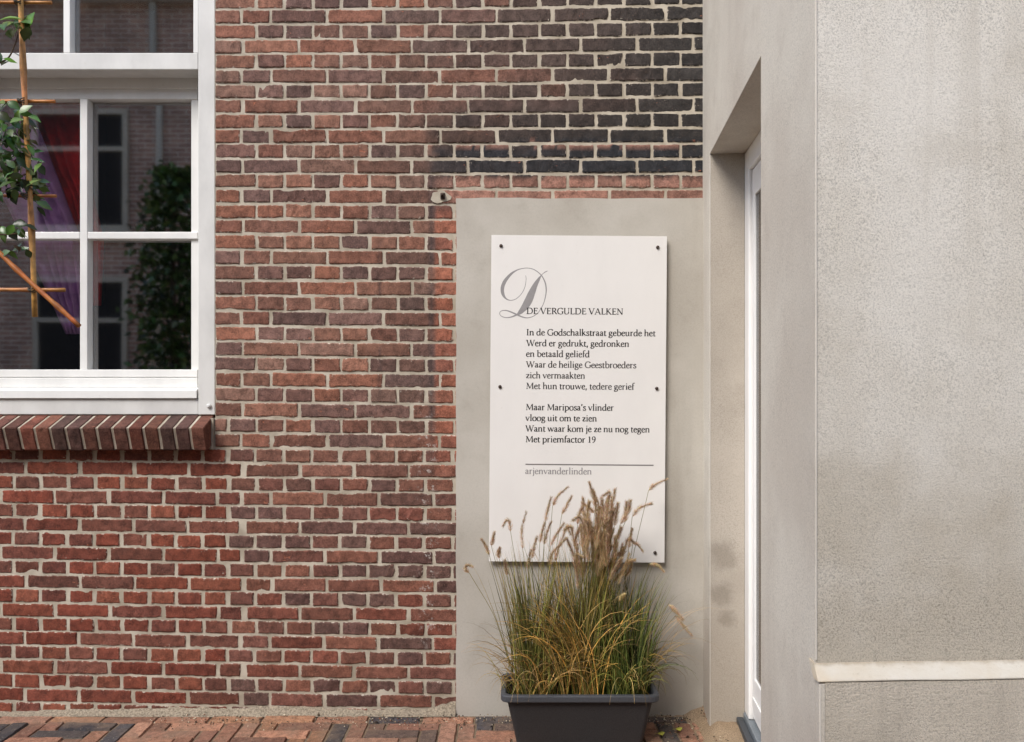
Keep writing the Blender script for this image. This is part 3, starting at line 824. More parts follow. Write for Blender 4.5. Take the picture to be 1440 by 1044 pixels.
# ------------------------------------------------------------------ ground
gd = MB(); gd.add([(-120, -120, -0.0065), (120, -120, -0.0065), (120, 120, -0.0065), (-120, 120, -0.0065)], [(0, 1, 2, 3)])
tag(gd.build("ground", M['joint']), kind="structure")
PAVE = LIN([(160,116,92),(146,105,84),(132,94,77),(170,128,104),(150,112,92),(118,91,77),(108,89,79),(156,114,86),(138,101,82)])
PDARK = LIN([(74,70,70),(86,78,74),(66,63,66)])
pv = MB()
def paver(x0, x1, y0, y1, s):
    g = 0.0022
    r = hash3(s, 1, 5); c = PDARK[int(hash3(s, 2, 5) * 2.99)] if r < 0.2 else PAVE[int(hash3(s, 3, 5) * 8.99)]
    c = c * (0.8 + 0.5 * hash3(s, 4, 5))
    x0 += g; x1 -= g; y0 += g; y1 -= g
    h = (hash3(s, 6, 5) - 0.5) * 0.005; t1 = (hash3(s, 7, 5) - 0.5) * 0.004; t2 = (hash3(s, 8, 5) - 0.5) * 0.004
    nx = max(3, int((x1 - x0) / 0.018)); ny = max(3, int((y1 - y0) / 0.018))
    xs = np.concatenate([[x0], np.linspace(x0 + .004, x1 - .004, nx), [x1]]); ys = np.concatenate([[y0], np.linspace(y0 + .004, y1 - .004, ny), [y1]])
    X, Y = np.meshgrid(xs, ys)
    edge = (X == x0) | (X == x1) | (Y == y0) | (Y == y1)
    Z = h + t1 * (X - x0) / (x1 - x0) + t2 * (Y - y0) / (y1 - y0) + (vnoise(X * 60, Y * 60, s * 1.7) - 0.5) * 0.004 - edge * 0.009
    X = X + (vnoise(X * 50, Y * 50, s * 2.2) - 0.5) * 0.004; Y = Y + (vnoise(X * 50, Y * 50, s * 3.2 + 9) - 0.5) * 0.004
    V = np.stack([X, Y, Z], -1).reshape(-1, 3); m, n = X.shape
    fs = [(j*n+i, j*n+i+1, (j+1)*n+i+1, (j+1)*n+i) for j in range(m-1) for i in range(n-1)]
    pv.add(V.tolist(), fs, tuple(c))
PL, PWD = 0.204, 0.068
s = 0
x = -3.0; yrow = -0.028
while x < 1.0:
    s += 1; paver(x, x + PL, yrow - 0.062, yrow, 9000 + s); x += PL
top = yrow - 0.062
for iy in range(-26, 0):
    for ix in range(-46, 16):
        k = (ix - iy) % 6
        cx, cy = ix * PWD, top + iy * PWD
        s += 1
        if k == 0: paver(cx, cx + PL, cy, cy + PWD, s)
        elif k == 5:
            y1 = min(cy + PL, top)
            paver(cx, cx + PWD, cy, y1, s)
for ix in range(-46, 16):   # closers where an upright paver starts below the grid's lower edge
    pass
tag(pv.build("pavement", M['paver']), kind="structure")

# mortar haunch along the foot of the brick wall, and the loose sand in the corner by the door
hn = MB()
nx, ny = 420, 7
xs = np.linspace(-3.0, x2(641), nx); vs = []
for i, x in enumerate(xs):
    hgt = 0.012 + 0.040 * (vnoise(np.array([x * 5.]), np.array([1.]))[0] - 0.4) + 0.016 * (vnoise(np.array([x * 26.]), np.array([2.]))[0] - .5)
    hgt = max(hgt, 0.006) + 0.03 * float(sstep(x2(600), x2(641), x))
    wdt = 0.03 + 0.02 * (vnoise(np.array([x * 9.]), np.array([7.]))[0] - .3)
    for j in range(ny):
        t = j / (ny - 1)
        rr = (vnoise(np.array([x * 45.]), np.array([t * 7.]))[0] - .5) * 0.012 + (vnoise(np.array([x * 110.]), np.array([t * 12.]))[0] - .5) * 0.006
        vs.append((x, 0.002 - wdt * t - 0.004 + rr * 0.6, hgt * (1 - t) ** 1.6 + rr * (1 - t) - 0.004 * t + 0.004))
fs = [(i*ny+j, i*ny+j+1, (i+1)*ny+j+1, (i+1)*ny+j) for i in range(nx-1) for j in range(ny-1)]
hn.add(vs, fs)
tag(hn.build("mortar_haunch", M['sand'], smooth=True), kind="structure")
sd_ = MB()
nx, ny = 90, 90; vs = []
for j in range(ny):
    for i in range(nx):
        x = 0.56 + 0.44 * i / (nx - 1); y = 0.0 - 0.62 * j / (ny - 1)
        nz = vnoise(np.array([x * 11.]), np.array([y * 11.]))[0]; nf = vnoise(np.array([x * 55.]), np.array([y * 55.]))[0]
        d = float(sstep(0.66, 0.80, x + 0.10 * (nz - .5))) * float(1 - sstep(0.35, 0.60, -y + .15 * (nz - .5)))
        vs.append((x, y, -0.012 + 0.058 * d + 0.012 * (nz - .5) * d + 0.008 * (nf - .5) + 0.010 * float(sstep(-0.06, -0.01, y + .04 * (nf - .5)))))
fs = [(j*nx+i, (j+1)*nx+i, (j+1)*nx+i+1, j*nx+i+1) for j in range(ny-1) for i in range(nx-1)]
sd_.add(vs, fs)
tag(sd_.build("sand", M['grit'], smooth=True), kind="structure")

# ------------------------------------------------------------------ serif alphabet (drawn with a broad nib), for the poem board
X_, C_, A_ = 437, 651, 711
def sf(x, y, w=170): return ('h', [(x - w / 2, y), (x + w / 2, y)])
def fl(x, y): return ('f', [(x - 85, y - 38), (x - 20, y - 12), (x + 20, y)])
def arch(x0, x1): return [('s', [(x0, 310), (x0 + 75, 400), (x0 + 170, 432), (x1 - 30, 390), (x1, 290)]), ('l', [(x1, 300), (x1, 0)]), sf(x1, 14, 160)]
G = {
 'a': (439, [('s', [(75,340),(125,415),(215,432),(285,395),(302,320)]), ('l', [(302,330),(302,70)]), ('s', [(302,80),(335,15),(405,28)]), ('s', [(302,262),(180,232),(88,170),(72,90),(130,15),(220,32),(302,95)])]),
 'b': (512, [('l', [(115,711),(115,20)]), fl(115,711), ('s', [(115,345),(200,422),(320,420),(435,330),(452,215),(415,85),(320,8),(220,-4),(115,40)])]),
 'c': (423, [('s', [(375,345),(330,410),(240,434),(120,380),(64,215),(112,62),(230,-4),(320,18),(390,75)])]),
 'd': (525, [('s', [(400,375),(320,422),(230,428),(112,350),(62,200),(102,60),(200,0),(300,25),(400,95)]), ('l', [(400,711),(400,55)]), fl(400,711), ('s', [(400,60),(430,16),(495,22)])]),
 'e': (422, [('h', [(75,245),(355,252)]), ('s', [(355,250),(340,360),(240,434),(122,380),(64,210),(112,58),(230,-4),(320,18),(388,80)])]),
 'f': (292, [('l', [(125,0),(125,560)]), ('s', [(125,540),(150,650),(215,706),(285,708),(330,680)]), ('h', [(40,418),(270,418)]), sf(125,14)]),
 'g': (461, [('s', [(215,434),(115,395),(88,300),(130,200),(212,172),(305,205),(340,300),(308,395),(215,434)]), ('h', [(320,412),(445,412)]), ('s', [(140,190),(92,130),(125,82),(260,58),(375,20),(395,-80),(310,-185),(190,-215),(75,-180),(60,-100),(130,-20),(215,35)])]),
 'h': (530, [('l', [(110,711),(110,0)]), fl(110,711), sf(110,14)] + arch(110, 410)),
 'i': (268, [('l', [(135,437),(135,0)]), fl(135,437), sf(135,14), ('d', [(130,575),(130,665)])]),
 'j': (255, [('l', [(140,437),(140,-80)]), fl(140,437), ('s', [(140,-70),(112,-180),(25,-228)]), ('d', [(135,575),(135,665)])]),
 'k': (502, [('l', [(110,711),(110,0)]), fl(110,711), sf(110,14), ('h', [(130,225),(345,408)]), ('l', [(190,275),(430,10)]), sf(355,418,140), sf(440,14,130)]),
 'l': (260, [('l', [(125,711),(125,0)]), fl(125,711), sf(125,14)]),
 'm': (813, [('l', [(110,437),(110,0)]), fl(110,437), sf(110,14)] + arch(110, 402) + arch(402, 692)),
 'n': (541, [('l', [(110,437),(110,0)]), fl(110,437), sf(110,14)] + arch(110, 412)),
 'o': (502, [('s', [(250,434),(112,380),(62,215),(112,50),(250,-4),(388,50),(440,215),(388,380),(250,434)])]),
 'p': (528, [('l', [(115,420),(115,-222)]), fl(115,430), sf(115,-212), ('s', [(115,340),(200,422),(320,420),(440,330),(458,215),(418,80),(310,0),(210,8),(115,50)])]),
 'r': (367, [('l', [(115,437),(115,0)]), fl(115,437), sf(115,14), ('s', [(115,300),(190,400),(265,428),(335,410)])]),
 's': (364, [('s', [(300,345),(262,412),(188,434),(98,400),(88,322),(170,245),(265,190),(305,100),(258,18),(160,-4),(65,40),(52,105)])]),
 't': (307, [('l', [(125,530),(125,80)]), ('s', [(125,90),(150,12),(215,0),(295,38)]), ('h', [(30,418),(285,418)])]),
 'u': (528, [('l', [(105,425),(105,120)]), fl(105,430), ('s', [(105,130),(130,28),(210,0),(300,32),(390,110)]), ('l', [(390,425),(390,40)]), fl(390,430), sf(430,14,100)]),
 'v': (481, [('l', [(65,425),(240,5)]), ('h', [(240,5),(405,425)]), sf(70,420,150), sf(410,420,135)]),
 'w': (717, [('l', [(60,425),(215,5)]), ('h', [(215,5),(355,425)]), ('l', [(355,425),(512,5)]), ('h', [(512,5),(650,425)]), sf(65,420,140), sf(340,420,130), sf(655,420,130)]),
 'z': (428, [('h', [(60,415),(370,415)]), ('l', [(355,415),(75,22)]), ('h', [(55,20),(385,20)]), ('h', [(65,415),(55,330)]), ('h', [(380,20),(390,110)])]),
 ',': (228, [('l', [(112,-10),(112,95)]), ('l', [(118,60),(75,-130)])]),
 "'": (217, [('l', [(112,590),(112,690)]), ('l', [(118,650),(78,490)])]),
 '1': (465, [('l', [(240,640),(240,0)]), ('f', [(120,575),(190,610),(250,640)]), sf(240,14,200)]),
 '9': (465, [('s', [(230,642),(115,590),(75,460),(122,330),(220,292),(338,340),(388,460),(338,590),(230,642)]), ('s', [(388,450),(368,260),(270,90),(110,-8)])]),
 'I': (339, [('l', [(170,651),(170,0)]), sf(170,14,210), sf(170,637,210)]),
 'D': (755, [('l', [(160,651),(160,0)]), ('s', [(160,635),(400,635),(585,560),(680,340),(600,110),(420,15),(160,15)]), sf(120,14,180), sf(120,637,180)]),
 'E': (556, [('l', [(150,651),(150,0)]), ('h', [(70,635),(470,635)]), ('h', [(150,340),(400,340)]), ('h', [(70,15),(495,15)]), ('h', [(470,635),(475,530)]), ('h', [(495,15),(515,130)]), ('h', [(400,395),(400,285)])]),
 'V': (676, [('l', [(85,640),(345,0)]), ('h', [(345,0),(595,640)]), sf(90,637,190), sf(600,637,170)]),
 'R': (620, [('l', [(150,651),(150,0)]), ('s', [(150,635),(330,638),(450,565),(450,420),(335,332),(160,322)]), ('l', [(310,325),(560,15)]), sf(150,14,190), sf(110,637,150), sf(585,14,110)]),
 'G': (719, [('s', [(620,530),(540,625),(400,655),(190,590),(75,330),(172,75),(400,-4),(530,20),(625,60)]), ('l', [(612,60),(612,270)]), sf(610,280,190), ('h', [(620,530),(630,630)])]),
 'U': (705, [('l', [(140,640),(140,220)]), ('s', [(140,240),(175,65),(345,-4),(520,62),(572,240)]), ('h', [(572,230),(572,640)]), sf(140,637,200), sf(572,637,180)]),
 'L': (522, [('l', [(150,651),(150,0)]), ('h', [(70,15),(475,15)]), sf(150,637,200), ('h', [(475,15),(495,140)])]),
 'A': (691, [('h', [(85,10),(335,650)]), ('l', [(335,655),(600,0)]), ('h', [(175,230),(490,230)]), sf(90,14,170), sf(605,14,180)]),
 'K': (663, [('l', [(150,651),(150,0)]), ('h', [(160,310),(500,640)]), ('l', [(235,385),(580,10)]), sf(150,14,190), sf(150,637,190), sf(500,637,150), sf(605,14,130)]),
 'N': (739, [('h', [(135,0),(135,640)]), ('l', [(110,650),(615,0)]), ('h', [(615,0),(615,640)]), sf(135,14,170), sf(95,637,120), sf(615,637,170)]),
 'W': (946, [('l', [(80,640),(300,0)]), ('h', [(300,0),(480,600)]), ('l', [(470,640),(660,0)]), ('h', [(660,0),(865,640)]), sf(85,637,180), sf(470,637,160), sf(870,637,160)]),
 'M': (881, [('h', [(120,0),(160,640)]), ('l', [(165,640),(430,50)]), ('h', [(430,50),(700,640)]), ('l', [(715,640),(755,0)]), sf(120,14,160), sf(755,14,190), sf(120,637,110), sf(755,637,110)]),
}
def catmull(pts, n=7):
    pts = [Vector((p[0], p[1], 0)) for p in pts]
    closed = (pts[0] - pts[-1]).length < 1
    out = []
    m = len(pts)
    for i in range(m - 1):
        p1, p2 = pts[i], pts[i + 1]
        p0 = pts[i - 1] if i > 0 else (pts[-2] if closed else p1 * 2 - p2)
        p3 = pts[i + 2] if i + 2 < m else (pts[1] if closed else p2 * 2 - p1)
        for k in range(n):
            t = k / n
            out.append(0.5 * ((2 * p1) + (p2 - p0) * t + (2 * p0 - 5 * p1 + 4 * p2 - p3) * t * t + (3 * p1 - p0 - 3 * p2 + p3) * t ** 3))
    out.append(pts[-1])
    return out
STEM, HAIR = 120, 60
def stroke(kind, pts):
    """list of (left, right) point pairs of a pen stroke, em units"""
    cp = catmull(pts) if kind in 'sf' else [Vector((p[0], p[1], 0)) for p in pts]
    res = []
    for i, p in enumerate(cp):
        d = (cp[min(i + 1, len(cp) - 1)] - cp[max(i - 1, 0)]).normalized()
        an = math.atan2(d.y, d.x)
        if kind == 'h': w = HAIR
        elif kind == 'f': w = HAIR * (0.8 + 0.8 * i / (len(cp) - 1))
        elif kind == 'd': w = 100
        elif kind == 'l': w = STEM
        else: w = HAIR + (STEM - HAIR) * abs(math.sin(an - R(12))) ** 1.4
        nrm = Vector((-d.y, d.x, 0)) * (w / 2)
        res.append((p + nrm, p - nrm))
    return res

# ------------------------------------------------------------------ poem board
ZB = 3.262                                    # its face
ctr = W(812.75, 561.2, ZB)
board = empty("sign_board", ctr, "white poem board screwed to the grey rendered panel above the planter", "sign")
board.location = ctr
PXB = ZB / F
TH = R(0.45)
def loc_px(px, py):
    """photo measure -> the board's own axes (the board hangs slightly askew)"""
    dx, dz = (px - 812.75) * PXB, (561.2 - py) * PXB
    c, s = math.cos(TH), math.sin(TH)
    return (dx * c - dz * s, dx * s + dz * c)
def bput(mb, name, mat, bevel=0.0, smooth=False):
    """board parts are modelled in the board's own axes"""
    me_o = mb.build(name, mat, None, smooth, bevel)
    me_o.parent = board; me_o.location = (0, 0, 0)
    return me_o
BW, BH = 247.0 * PXB, 459.0 * PXB
m = MB(); m.box(-BW/2, BW/2, 0.0, 0.008, -BH/2, BH/2); bput(m, "board", M['sign'], 0.0008)
for (px, py) in ((704.5, 346), (924.8, 348), (703, 544), (923.5, 546.5), (701.5, 775), (921, 777.5)):
    x, z = loc_px(px, py); m = MB()
    m.tube([(x, 0.022, z), (x, -0.004, z)], 0.003, 10)
    m.tube([(x, -0.0005, z), (x, -0.0045, z), (x, -0.0065, z)], [0.0068, 0.0064, 0.0035], 12)
    m.tube([(x, 0.0085, z), (x, 0.0215, z)], 0.0085, 10)
    bput(m, "screw", M['screw'])
TXT = [
 ("DE VERGULDE VALKEN", 740.5, 876.2, 441.6, 'ink'),
 ("In de Godschalkstraat gebeurde het", 740.3, 921.6, 471.6, 'ink'),
 ("Werd er gedrukt, gedronken", 740.5, 884.6, 486.8, 'ink'),
 ("en betaald geliefd", 740.0, 829.0, 501.8, 'ink2'),
 ("Waar de heilige Geestbroeders", 740.2, 894.6, 516.8, 'ink2'),
 ("zich vermaakten", 739.8, 822.6, 532.0, 'ink2'),
 ("Met hun trouwe, tedere gerief", 740.0, 891.6, 547.0, 'ink2'),
 ("Maar Mariposa's vlinder", 739.7, 862.9, 576.8, 'ink'),
 ("vloog uit om te zien", 739.3, 839.2, 592.0, 'ink'),
 ("Want waar kom je ze nu nog tegen", 739.3, 913.6, 606.9, 'ink'),
 ("Met priemfactor 19", 739.3, 837.6, 621.9, 'ink'),
 ("arjenvanderlinden", 738.8, 832.0, 666.6, 'grey'),
]
EM = 12.9 * PXB
for (txt, xa, xb, yb, mk) in TXT:
    adv = sum(227 if ch == ' ' else G[ch][0] for ch in txt)
    if "'" in txt: pass
    x0, z0 = loc_px(xa, yb); wid = (xb - xa) * PXB
    sx = wid / (adv - 60)
    sz = EM / 1000.0
    m = MB(); pen = -35.0; hk = 0
    for ch in txt:
        if ch == ' ': pen += 227; continue
        a_, paths = G[ch]
        for (kd, pts) in paths:
            hk += 1
            yy = -0.0003 - 0.00003 * (hk % 11)
            st_ = stroke(kd, pts); vs = []
            for (l, r) in st_:
                vs.append((x0 + (pen + l.x) * sx, yy, z0 + l.y * sz)); vs.append((x0 + (pen + r.x) * sx, yy, z0 + r.y * sz))
            m.add(vs, [(2*i, 2*i+1, 2*i+3, 2*i+2) for i in range(len(st_) - 1)])
        pen += a_
    bput(m, "text_line", M[mk])
# ornamental capital
def dz_(x, y): return loc_px(690 + x / 10.44, 360 + y / 10.44)
SW = [(515,290,7),(520,350,8),(502,460,9),(450,560,9),(372,632,10),(290,654,11),(222,626,22),(180,560,46),(172,475,53),(200,390,52),(250,318,44),(310,258,32),(372,218,19),(440,192,12),(540,180,10),(640,204,12),(738,280,14),(795,380,18),(815,480,19),(808,580,14),(780,690,10),(740,770,9),(690,842,9),(620,890,10),(540,911,13),(462,897,19),(390,866,23),(300,826,20),(222,802,14),(152,812,9),(132,850,9),(160,888,10),(230,908,12),(310,896,18),(380,868,25),(450,838,27),(515,795,14)]
cp = catmull([(p[0], p[1]) for p in SW], 6); ws = np.interp(np.linspace(0, len(SW) - 1, len(cp)), range(len(SW)), [p[2] for p in SW])
m = MB(); vs = []; hs = []
for i, p in enumerate(cp):
    d = (cp[min(i + 1, len(cp) - 1)] - cp[max(i - 1, 0)]).normalized(); nrm = Vector((-d.y, d.x, 0)) * ws[i] / 2
    for q in (p + nrm, p - nrm):
        x, z = dz_(q.x, q.y); vs.append((x, -0.00012 - 0.00012 * i / len(cp), z))
m.add(vs, [(2*i, 2*i+2, 2*i+3, 2*i+1) for i in range(len(cp) - 1)])
Lf = catmull([(832,218),(790,238),(735,286),(690,330),(625,412),(560,520),(510,620),(460,722),(420,792),(385,852)], 5)
Rt = catmull([(836,226),(800,246),(752,284),(718,366),(682,452),(650,560),(612,668),(570,742),(520,800),(400,872)], 5)
vs = []
for l, r in zip(Lf, Rt):
    for q in (l, r):
        x, z = dz_(q.x, q.y); vs.append((x, -0.00027, z))
m.add(vs, [(2*i, 2*i+2, 2*i+3, 2*i+1) for i in range(len(Lf) - 1)])
bput(m, "initial_letter", M['grey'])
m = MB(); x0, z0 = loc_px(739, 653.2); x1, z1 = loc_px(919, 655); hh = 0.85 * PXB
m.box(x0, x1, -0.0004, -0.0001, z0 - hh, z0 + hh); bput(m, "rule_line", M['rule'])
board.rotation_euler = (0, TH, 0)

# ------------------------------------------------------------------ planter
pc = Vector((0.2405, (2.95 + 3.19) / 2 - CAM_D, 0))
plant = empty("planter", pc, "long dark grey plastic planter standing on the paving, full of grass", "planter")
def rrect(w, d, r, n=6):
    out = []
    for (sx, sy, a0) in ((1, -1, -90), (1, 1, 0), (-1, 1, 90), (-1, -1, 180)):
        for k in range(n + 1):
            an = R(a0 + 90 * k / n)
            out.append((sx * (w / 2 - r) + r * math.cos(an), sy * (d / 2 - r) + r * math.sin(an)))
    return out
def loft(mb, sections, close_top=False, close_bot=False):
    vs = []; n = len(sections[0][0])
    for ring, z in sections: vs += [(pc.x + p[0], pc.y + p[1], z) for p in ring]
    fs = [(k*n+i, k*n+(i+1) % n, (k+1)*n+(i+1) % n, (k+1)*n+i) for k in range(len(sections)-1) for i in range(n)]
    if close_bot: fs.append(tuple(range(n))[::-1])
    if close_top: fs.append(tuple((len(sections)-1)*n + i for i in range(n)))
    mb.add(vs, fs)
tb = MB()
loft(tb, [(rrect(.44, .17, .02), 0.0), (rrect(.444, .172, .02), 0.004), (rrect(.515, .208, .022), 0.168), (rrect(.519, .211, .022), 0.172), (rrect(.515, .205, .02), 0.176), (rrect(.505, .195, .02), 0.176), (rrect(.47, .17, .02), 0.09)], close_bot=True)
tb.build("tub", M['tub'], plant, smooth=False)
ri = MB()
loft(ri, [(rrect(.520, .212, .022), .1735), (rrect(.556, .236, .03), .1725), (rrect(.560, .240, .032), .176), (rrect(.560, .240, .032), .192), (rrect(.556, .236, .03), .1965), (rrect(.530, .212, .024), .1975), (rrect(.522, .204, .022), .194), (rrect(.516, .200, .022), .165)])
o = ri.build("rim", M['rim'], plant, smooth=False)
so = MB(); nx, ny = 60, 26; vs = []
for j in range(ny):
    for i in range(nx):
        x = -.252 + .504 * i / (nx - 1); y = -.098 + .196 * j / (ny - 1)
        z = .155 + .02 * (vnoise(np.array([x * 25.]), np.array([y * 25.]))[0] - .5) + .016 * (vnoise(np.array([x * 90.]), np.array([y * 90.]))[0] - .5)
        vs.append((pc.x + x, pc.y + y, z))
so.add(vs, [(j*nx+i, j*nx+i+1, (j+1)*nx+i+1, (j+1)*nx+i) for j in range(ny-1) for i in range(nx-1)])
so.build("soil", M['soil'], plant)

# ------------------------------------------------------------------ fountain grass
GRN = [lin(122,126,58), lin(98,106,48), lin(146,142,70), lin(80,92,44), lin(160,150,78)]
GLD = [lin(206,164,92), lin(186,146,78), lin(214,180,116), lin(166,128,66), lin(200,154,76)]
DGR = [lin(70,82,38), lin(86,100,46), lin(106,120,58), lin(56,66,34), lin(126,132,66)]
TAN = [lin(176,146,104), lin(150,120,84), lin(190,162,122)]
PLM = [lin(226, 198, 164), lin(206, 174, 138), lin(232, 210, 176), lin(186, 154, 120)]
rnd = random.Random(5)
def blade(mb, base, az, lean, length, droop, rad, c0, c1, nseg=8, wob=0.006):
    """a grass blade: lean from upright at the base, curling over along its length"""
    vb = rnd.choice([.3, .55, .8, 1.0, 1.2, 1.55]) * rnd.uniform(.85, 1.15); rad *= 1.45; p = Vector(base); pts = [p.copy()]; cols = [c0]; rads = [rad * 0.85]
    th = lean; ds = length / nseg
    az += rnd.uniform(-.1, .1)
    for k in range(nseg):
        t = (k + 1) / nseg
        th += droop * (t ** 1.3) / nseg * 2.0
        d = Vector((math.sin(th) * math.cos(az), math.sin(th) * math.sin(az), math.cos(th)))
        p = p + d * ds + Vector((rnd.uniform(-wob, wob) * .3, rnd.uniform(-wob, wob) * .3, 0))
        if p.y > -0.045: p.y = -0.045 - rnd.uniform(0, .004)
        pts.append(p.copy()); rads.append(rad * (1.0 if t < .6 else max(0.12, 1 - (t - .6) / .42)))
        cols.append(tuple((a + (b - a) * t ** 1.5) * vb for a, b in zip(c0, c1)))
    mb.tube(pts, rads, 3, cols, cap=False)
    return pts

def plume(parent, pts2, z, thick=1.0, pale=0.0, stem_from=None):
    """bottle-brush seed head along a path of photo measures at depth z, with its own stalk"""
    mb = MB()
    P3 = catmull3([W(px, py, z + dz) for (px, py, dz) in pts2], 9)
    n = len(P3); base = rnd.choice(PLM); tip = tuple(c * 0.4 for c in base)
    R0 = 0.0015 * thick
    rads = [R0 * (0.35 + 0.65 * math.sin(math.pi * min(1, (i + 1) / n * 0.95)) ** 0.6) for i in range(n)]
    cc = [tuple(a * (1 - t) + b * t for a, b in zip(base, tip)) for t in np.linspace(0, 1, n)]
    mb.tube(P3, rads, 6, [tuple(q * 0.8 for q in c) for c in cc])
    nb = int(420 * thick)
    for k in range(nb):
        t = rnd.random() ** 0.9; f = t * (n - 1); i = min(int(f), n - 2)
        p = P3[i].lerp(P3[i + 1], f - i); d = (P3[i + 1] - P3[i]).normalized()
        q = Vector((rnd.gauss(0, 1), rnd.gauss(0, 1), rnd.gauss(0, 1))); q = (q - d * q.dot(d)).normalized()
        L = 0.023 * thick * rnd.uniform(.6, 1.25) * (1 - .45 * t)
        tipv = p + q * L * .60 + d * L * .8
        s_ = d.cross(q).normalized() * 0.0005
        c = rnd.choice(PLM); c = tuple(a * (1 - .3 * t) * rnd.uniform(.8, 1.3) for a in c)
        if pale: c = tuple(a * (1 - pale) + b * pale for a, b in zip(c, lin(226, 206, 150)))
        m_ = p + q * L * .4 + d * L * .3
        mb.add([p + s_, p - s_, m_ - s_ * .9, m_ + s_ * .9, tipv], [(0, 1, 2, 3), (3, 2, 4)], c)
    if stem_from is not None:
        a = W(*stem_from); b = P3[0]; mid = a.lerp(b, .55) + Vector((rnd.uniform(-.01, .01) + (a.x - b.x) * .18, 0, 0.0))
        sp = catmull3([a, mid, b], 7)
        mb.tube(sp, [0.0011] * len(sp), 4, [lin(128, 118, 66)] * len(sp), cap=False)
    return mb.build("plume", M['plume'], parent)

def catmull3(pts, n):
    out = []; m = len(pts)
    if m == 2: return [pts[0].lerp(pts[1], i / n) for i in range(n + 1)]
    for i in range(m - 1):
        p1, p2 = pts[i], pts[i + 1]; p0 = pts[i - 1] if i else p1 * 2 - p2; p3 = pts[i + 2] if i + 2 < m else p2 * 2 - p1
        for k in range(n):
            t = k / n
            out.append(0.5 * ((2 * p1) + (p2 - p0) * t + (2 * p0 - 5 * p1 + 4 * p2 - p3) * t * t + (3 * p1 - p0 - 3 * p2 + p3) * t ** 3))
    out.append(pts[-1].copy()); return out

ZP = 3.08
GRP = "fountain grass clumps in the planter"
SZ = 0.158
def grass(label, px, spread):
    b = W(px, 0, ZP)
    return empty("fountain_grass", (b.x, ZP - CAM_D, SZ), label, "grass", GRP), b.x
# left clump: upright wiry stems, few plumes standing apart
gl_, xL = grass("airy upright grass clump at the left end of the planter, plumes standing apart", 752, .06)
mb = MB()
for k in range(250):
    bx_ = xL + rnd.gauss(0, .034); by = ZP - CAM_D + rnd.uniform(-.07, .07)
    ux = (bx_ - xL) / .06
    lean = abs(rnd.gauss(0, .10) + .12 * ux); az = 0 if (ux + rnd.gauss(0, .5)) > 0 else math.pi
    c0 = rnd.choice(GRN); c1 = rnd.choice(GRN + TAN)
    blade(mb, (bx_, by, SZ), az + rnd.uniform(-.7, .7), lean, rnd.uniform(.28, .56), rnd.uniform(0.0, .35), rnd.uniform(.0007, .0013), c0, c1)
for k in range(170):      # arching dry blades low down
    bx_ = xL + rnd.gauss(0, .045); by = ZP - CAM_D + rnd.uniform(-.09, .05)
    az = rnd.choice([0, math.pi, -1.57]) + rnd.gauss(0, .7)
    blade(mb, (bx_, by, SZ), az, rnd.uniform(.15, .55), rnd.uniform(.14, .34), rnd.uniform(.9, 2.2), rnd.uniform(.0006, .0011), rnd.choice(GRN + GLD), rnd.choice(GLD + TAN))
for k in range(26):       # hair-thin wisps escaping to the left
    bx_ = xL - .02 + rnd.gauss(0, .03); by = ZP - CAM_D + rnd.uniform(-.08, .04)
    blade(mb, (bx_, by, SZ), math.pi + rnd.gauss(0, .5), rnd.uniform(.15, .5), rnd.uniform(.2, .42), rnd.uniform(.8, 2.0), .0005, rnd.choice(TAN), rnd.choice(TAN))
mb.build("blades", M['blade'], gl_)
for (pts, stem) in [
    ([(688,781,0),(684,770,0),(677,758,0)], (728,960,ZP)), ([(691,768,.02),(693,760,.02),(695,749,.02)], (726,960,ZP)), ([(702,786,0),(701,778,0),(703,771,0)], (735,960,ZP)),
    ([(718,748,.02),(717,736,.02),(713,732,.02),(707,740,.02)], (740,960,ZP)), ([(735,772,0),(734,745,0),(740,720,0)], (745,960,ZP)), ([(748,786,-.03),(751,770,-.03),(755,755,-.03)], (752,960,ZP)),
    ([(759,764,0),(762,750,0),(766,735,0)], (755,960,ZP)), ([(765,766,.03),(769,750,.03),(775,734,.03)], (758,960,ZP)), ([(767,734,0),(770,718,0),(775,700,0)], (758,960,ZP)),
    ([(777,712,.03),(785,697,.03),(799,685,.03)], (760,960,ZP)), ([(790,724,.02),(797,711,.02),(804,698,.02)], (765,960,ZP)), ([(774,768,-.02),(783,751,-.02),(793,736,-.02)], (765,960,ZP)),
    ([(786,768,0),(793,752,0),(797,740,0),(802,752,0)], (768,960,ZP)), ([(660,806,.03),(655,801,.03),(657,795,.03),(665,797,.03)], (722,960,ZP)), ([(742,800,.04),(744,786,.04),(747,774,.04)], (750,960,ZP)),
    ([(713,810,.04),(711,798,.04),(710,788,.04)], (735,960,ZP)), ([(780,790,-.04),(786,770,-.04),(796,757,-.04)], (770,960,ZP)), ([(772,795,.02),(777,778,.02),(789,765,.02)], (768,960,ZP))]:
    plume(gl_, pts, ZP, 0.85, 0, stem)
